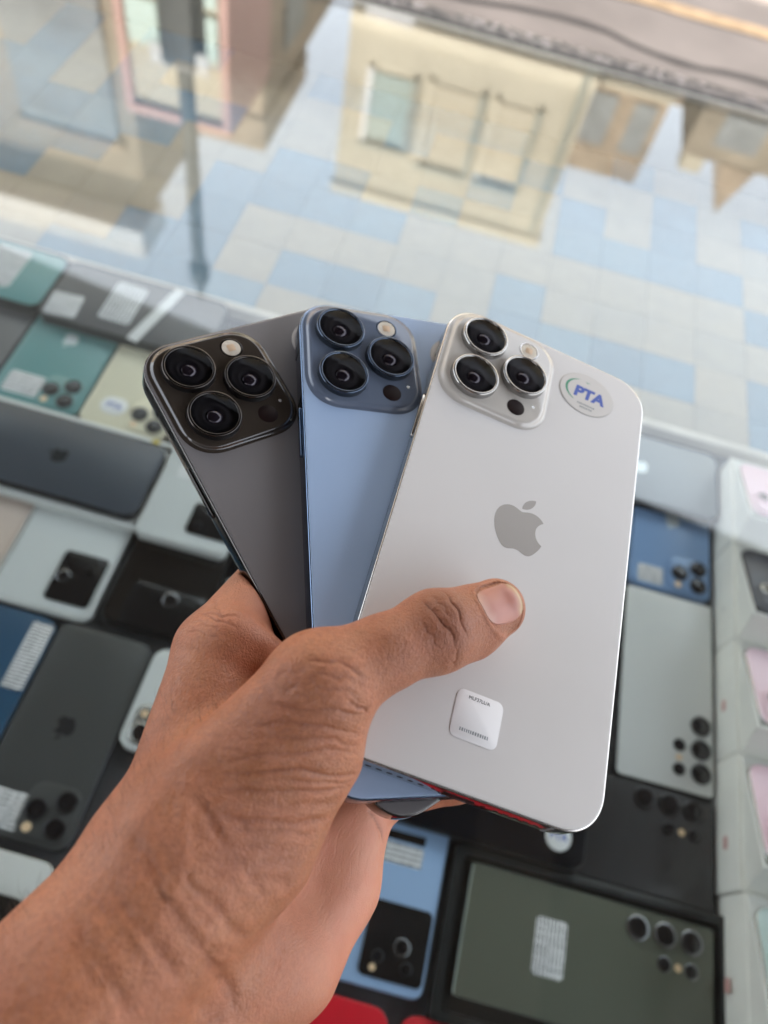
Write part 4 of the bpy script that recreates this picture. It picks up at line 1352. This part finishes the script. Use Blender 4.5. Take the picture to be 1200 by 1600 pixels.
def skin_mat():
    m = bpy.data.materials.new('skin')
    m.use_nodes = True
    nt = m.node_tree
    N, Lk = nt.nodes, nt.links
    b = N['Principled BSDF']
    tc = N.new('ShaderNodeTexCoord')

    def attr(n):
        a = N.new('ShaderNodeAttribute')
        a.attribute_name = n
        return a.outputs['Fac']

    def noise(scale, detail=4, vec=None, rough=.55):
        z = N.new('ShaderNodeTexNoise')
        z.inputs['Scale'].default_value = scale
        z.inputs['Detail'].default_value = detail
        z.inputs['Roughness'].default_value = rough
        Lk.new(vec or tc.outputs['Object'], z.inputs['Vector'])
        return z.outputs['Fac']

    def mixc(f, a, c, mode='MIX'):
        x = N.new('ShaderNodeMix')
        x.data_type = 'RGBA'
        x.blend_type = mode
        for s, v in ((0, f), (6, a), (7, c)):
            if isinstance(v, (tuple, float, int)):
                x.inputs[s].default_value = v if not isinstance(v, tuple) else (*v, 1)
            else:
                Lk.new(v, x.inputs[s])
        return x.outputs[2]

    def rng_(f, a, b_, c, d):
        x = N.new('ShaderNodeMapRange')
        for k, v in enumerate((a, b_, c, d)):
            x.inputs[k + 1].default_value = v
        Lk.new(f, x.inputs[0])
        return x.outputs[0]

    def math_(op, a, c):
        x = N.new('ShaderNodeMath')
        x.operation = op
        for k, v in ((0, a), (1, c)):
            if isinstance(v, (int, float)):
                x.inputs[k].default_value = v
            else:
                Lk.new(v, x.inputs[k])
        return x.outputs[0]
    big = noise(38, 4)
    mid = noise(170, 5)
    fine = noise(900, 3)
    c = mixc(rng_(big, .35, .65, 0, 1), SK_A, SK_B)
    c = mixc(rng_(mid, .35, .7, 0, .6), c, SK_C)
    c = mixc(rng_(fine, .38, .72, 0, .55), c, SK_D)
    c = mixc(attr('knuckle'), c, SK_D)
    pk = mixc(rng_(big, .35, .65, 0, 1), SK_P, SK_Q)
    pk = mixc(rng_(mid, .4, .7, 0, .4), pk, SK_R)
    c = mixc(attr('palm'), c, pk)
    c = mixc(rng_(attr('crease'), 0, .45, 0, .5), c, SK_E)  # cavity shade put into the crease colour, over their natural redder tone
    Lk.new(c, b.inputs['Base Color'])
    b.inputs['Roughness'].default_value = .5
    Lk.new(rng_(mid, .3, .7, .36, .52), b.inputs['Roughness'])
    b.inputs['Specular IOR Level'].default_value = .45
    b.inputs['Subsurface Weight'].default_value = .12
    b.inputs['Subsurface Radius'].default_value = (.0024, .0010, .0005)
    b.inputs['Subsurface Scale'].default_value = 1.0
    # relief: fine criss-cross cells, pores, and directional wrinkles where the skin bunches up
    vo = N.new('ShaderNodeTexVoronoi')
    vo.feature = 'DISTANCE_TO_EDGE'
    vo.inputs['Scale'].default_value = 1300
    mpv = N.new('ShaderNodeMapping')
    mpv.inputs['Rotation'].default_value = (0.3, 0.2, 0.5)
    mpv.inputs['Scale'].default_value = (1, .55, 1)
    wob = N.new('ShaderNodeTexNoise')
    wob.inputs['Scale'].default_value = 160
    Lk.new(tc.outputs['Object'], wob.inputs['Vector'])
    vad = N.new('ShaderNodeVectorMath')
    vad.operation = 'MULTIPLY_ADD'
    vad.inputs[1].default_value = (.0035, .0035, .0035)
    Lk.new(wob.outputs['Color'], vad.inputs[0])
    Lk.new(tc.outputs['Object'], vad.inputs[2])
    Lk.new(vad.outputs[0], mpv.inputs[0])
    Lk.new(mpv.outputs[0], vo.inputs['Vector'])
    cells = rng_(vo.outputs['Distance'], 0, .25, 0, 1)
    mpw = N.new('ShaderNodeMapping')
    mpw.inputs['Rotation'].default_value = (0, 0, R_(-12))
    mpw.inputs['Scale'].default_value = (60, 520, 300)
    Lk.new(vad.outputs[0], mpw.inputs[0])
    wrn = N.new('ShaderNodeTexNoise')
    wrn.inputs['Scale'].default_value = 1
    wrn.inputs['Detail'].default_value = 2
    Lk.new(mpw.outputs[0], wrn.inputs['Vector'])
    ridg = math_('ABSOLUTE', math_('SUBTRACT', wrn.outputs['Fac'], .5), 0)
    ridg = rng_(ridg, 0, .10, -1, 0)
    # diagonal fine lines over the forearm
    mpd = N.new('ShaderNodeMapping')
    mpd.inputs['Rotation'].default_value = (0, 0, R_(38))
    mpd.inputs['Scale'].default_value = (330, 70, 200)
    Lk.new(vad.outputs[0], mpd.inputs[0])
    wd = N.new('ShaderNodeTexNoise')
    wd.inputs['Scale'].default_value = 1
    wd.inputs['Detail'].default_value = 3
    Lk.new(mpd.outputs[0], wd.inputs['Vector'])
    rd = rng_(math_('ABSOLUTE', math_('SUBTRACT', wd.outputs['Fac'], .5), 0), 0, .07, -1, 0)
    h = math_('MULTIPLY', cells, rng_(attr('palm'), 0, 1, .13, .03))
    h = math_('ADD', h, math_('MULTIPLY', noise(2600, 2), .16))
    h = math_('ADD', h, math_('MULTIPLY', mid, .08))
    h = math_('ADD', h, math_('MULTIPLY', math_('MULTIPLY', ridg, attr('wrinkle')), .12))
    h = math_('ADD', h, math_('MULTIPLY', rd, .05))
    bp = N.new('ShaderNodeBump')
    bp.inputs['Strength'].default_value = 0.75
    bp.inputs['Distance'].default_value = .0009
    Lk.new(h, bp.inputs['Height'])
    Lk.new(bp.outputs[0], b.inputs['Normal'])
    return m


SK_A, SK_B = (0.46, 0.186, 0.090), (0.32, 0.114, 0.053)
SK_C, SK_D = (0.48, 0.176, 0.092), (0.25, 0.084, 0.041)
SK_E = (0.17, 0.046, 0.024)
SK_P, SK_Q, SK_R = (0.69, 0.30, 0.185), (0.60, 0.235, 0.138), (0.68, 0.26, 0.17)
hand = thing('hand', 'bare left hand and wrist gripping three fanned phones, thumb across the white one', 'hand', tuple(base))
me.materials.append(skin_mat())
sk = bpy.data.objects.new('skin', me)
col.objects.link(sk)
sk.parent = hand

# nail plate
def trace(p, d):
    t = np.zeros(len(p))
    for _ in range(40):
        t += hand_sdf(p + t[:, None] * d) * .8
    return p + t[:, None] * d


V, F = [], []
nu_, nv_ = 18, 16
P0_, okk = [], []
for i in range(nu_ + 1):
    for j in range(nv_ + 1):
        a, c = -1 + 2 * i / nu_, -1 + 2 * j / nv_
        # square to superellipse
        s = max(abs(a), abs(c))
        q = (abs(a)**3.2 + abs(c)**3.2)**(1 / 3.2) or 1
        a2, c2 = a * s / q, c * s / q
        P0_.append(NC + t_ax * a2 * NL * 1.02 + n_sd * c2 * NW + n_up * 9)
P0_ = np.array(P0_)
# rays lean towards the middle of the thumb so the plate wraps around it
cen = NC - n_up * 7.2
ax_pt = cen + t_ax * ((P0_ - cen) @ t_ax)[:, None]
dirs = ax_pt - P0_
dirs /= np.linalg.norm(dirs, axis=1)[:, None]
dirs = dirs * .35 - n_up * .65
dirs /= np.linalg.norm(dirs, axis=1)[:, None]
surf = trace(P0_, dirs)
lift = np.array([.10 + .12 * max(0, (i / nu_ - .75) * 4) for i in range(nu_ + 1) for j in range(nv_ + 1)])
surf = surf - dirs * lift[:, None]
nw_ = (surf / 1000) @ scaleM.T + np.array(WM.translation) - base
F = [(i * (nv_ + 1) + j, (i + 1) * (nv_ + 1) + j, (i + 1) * (nv_ + 1) + j + 1, i * (nv_ + 1) + j + 1) for i in range(nu_) for j in range(nv_)]
under = nw_ + (dirs @ scaleM.T) * .0006
nv0 = len(nw_)
bord = [i * (nv_ + 1) for i in range(nu_ + 1)] + [nu_ * (nv_ + 1) + j for j in range(1, nv_ + 1)] + [i * (nv_ + 1) + nv_ for i in range(nu_ - 1, -1, -1)] + [j for j in range(nv_ - 1, 0, -1)]
F += [(a, b2, nv0 + b2, nv0 + a) for a, b2 in zip(bord, bord[1:] + bord[:1])]


def nail_mat():
    m = mat('nail', (0.5, 0.25, 0.2), 0.34, spec=0.4)
    nt = m.node_tree
    at_ = nt.nodes.new('ShaderNodeAttribute')
    at_.attribute_name = 'along'
    cr = nt.nodes.new('ShaderNodeValToRGB')
    e = cr.color_ramp.elements
    e[0].position = 0.0; e[0].color = (0.50, 0.29, 0.23, 1)
    e[1].position = .22; e[1].color = (0.45, 0.195, 0.15, 1)
    for p, c in ((.82, (0.47, 0.20, 0.15, 1)), (.90, (0.46, 0.25, 0.16, 1)), (.96, (0.52, 0.37, 0.22, 1)), (1.0, (0.33, 0.20, 0.10, 1))):
        x = e.new(p)
        x.color = c
    nt.links.new(at_.outputs['Fac'], cr.inputs[0])
    nt.links.new(cr.outputs[0], nt.nodes['Principled BSDF'].inputs['Base Color'])
    b_ = nt.nodes['Principled BSDF']
    b_.inputs['Subsurface Weight'].default_value = .15
    b_.inputs['Subsurface Radius'].default_value = (.002, .001, .0006)
    return m


nail = mesh_obj('thumb_nail', list(nw_) + list(under), F, nail_mat(), hand, smooth=True, angle=60)
at_ = nail.data.attributes.new('along', 'FLOAT', 'POINT')
al = np.array([i / nu_ for i in range(nu_ + 1) for j in range(nv_ + 1)])
at_.data.foreach_set('value', np.concatenate([al, al]).astype(np.float32))
# make sure the face normals point out
bmn = bmesh.new()
bmn.from_mesh(nail.data)
bmesh.ops.recalc_face_normals(bmn, faces=bmn.faces)
bmn.to_mesh(nail.data)
bmn.free()

# fine hairs on the wrist
hrng = random.Random(8)
cand = np.flatnonzero((hv[:, 0] < -60) & (hv[:, 1] < -78) & (hv[:, 1] > -165) & (hv[:, 2] < 4) & (hv[:, 2] > -26) & (hn[:, 0] < -0.25))
V, F = [], []
for _ in range(230):
    i = int(cand[hrng.randrange(len(cand))])
    p = hv2[i].copy()
    nrm = hn[i]
    d = np.array([-.25 + hrng.uniform(-.5, .3), .9 + hrng.uniform(-.5, .2), hrng.uniform(-.2, .5)])
    d = d / np.linalg.norm(d) * .75 + nrm * hrng.uniform(.35, .8)
    d /= np.linalg.norm(d)
    L = hrng.uniform(3.5, 8.5)
    sd_ = np.cross(d, [0.3, .2, 1.]); sd_ /= np.linalg.norm(sd_)
    up_ = np.cross(d, sd_)
    b0 = len(V)
    p = p - nrm * .2
    for k in range(5):
        r_ = .040 * (1 - k / 4.6)
        c_ = p + d * L * k / 4 - nrm * .16 * k * k
        for q in range(3):
            a = 2.094 * q
            w_ = c_ + (sd_ * math.cos(a) + up_ * math.sin(a)) * r_
            V.append(tuple((w_ / 1000) @ scaleM.T + np.array(WM.translation) - base))
        if k:
            o_ = b0 + 3 * k
            F += [(o_ - 3 + q, o_ - 3 + (q + 1) % 3, o_ + (q + 1) % 3, o_ + q) for q in range(3)]
hair = mesh_obj('arm_hair', V, F, mat('hair_dark_brown', (0.03, 0.018, 0.012), .45), hand, smooth=True, angle=0)
hair['kind'] = 'stuff'
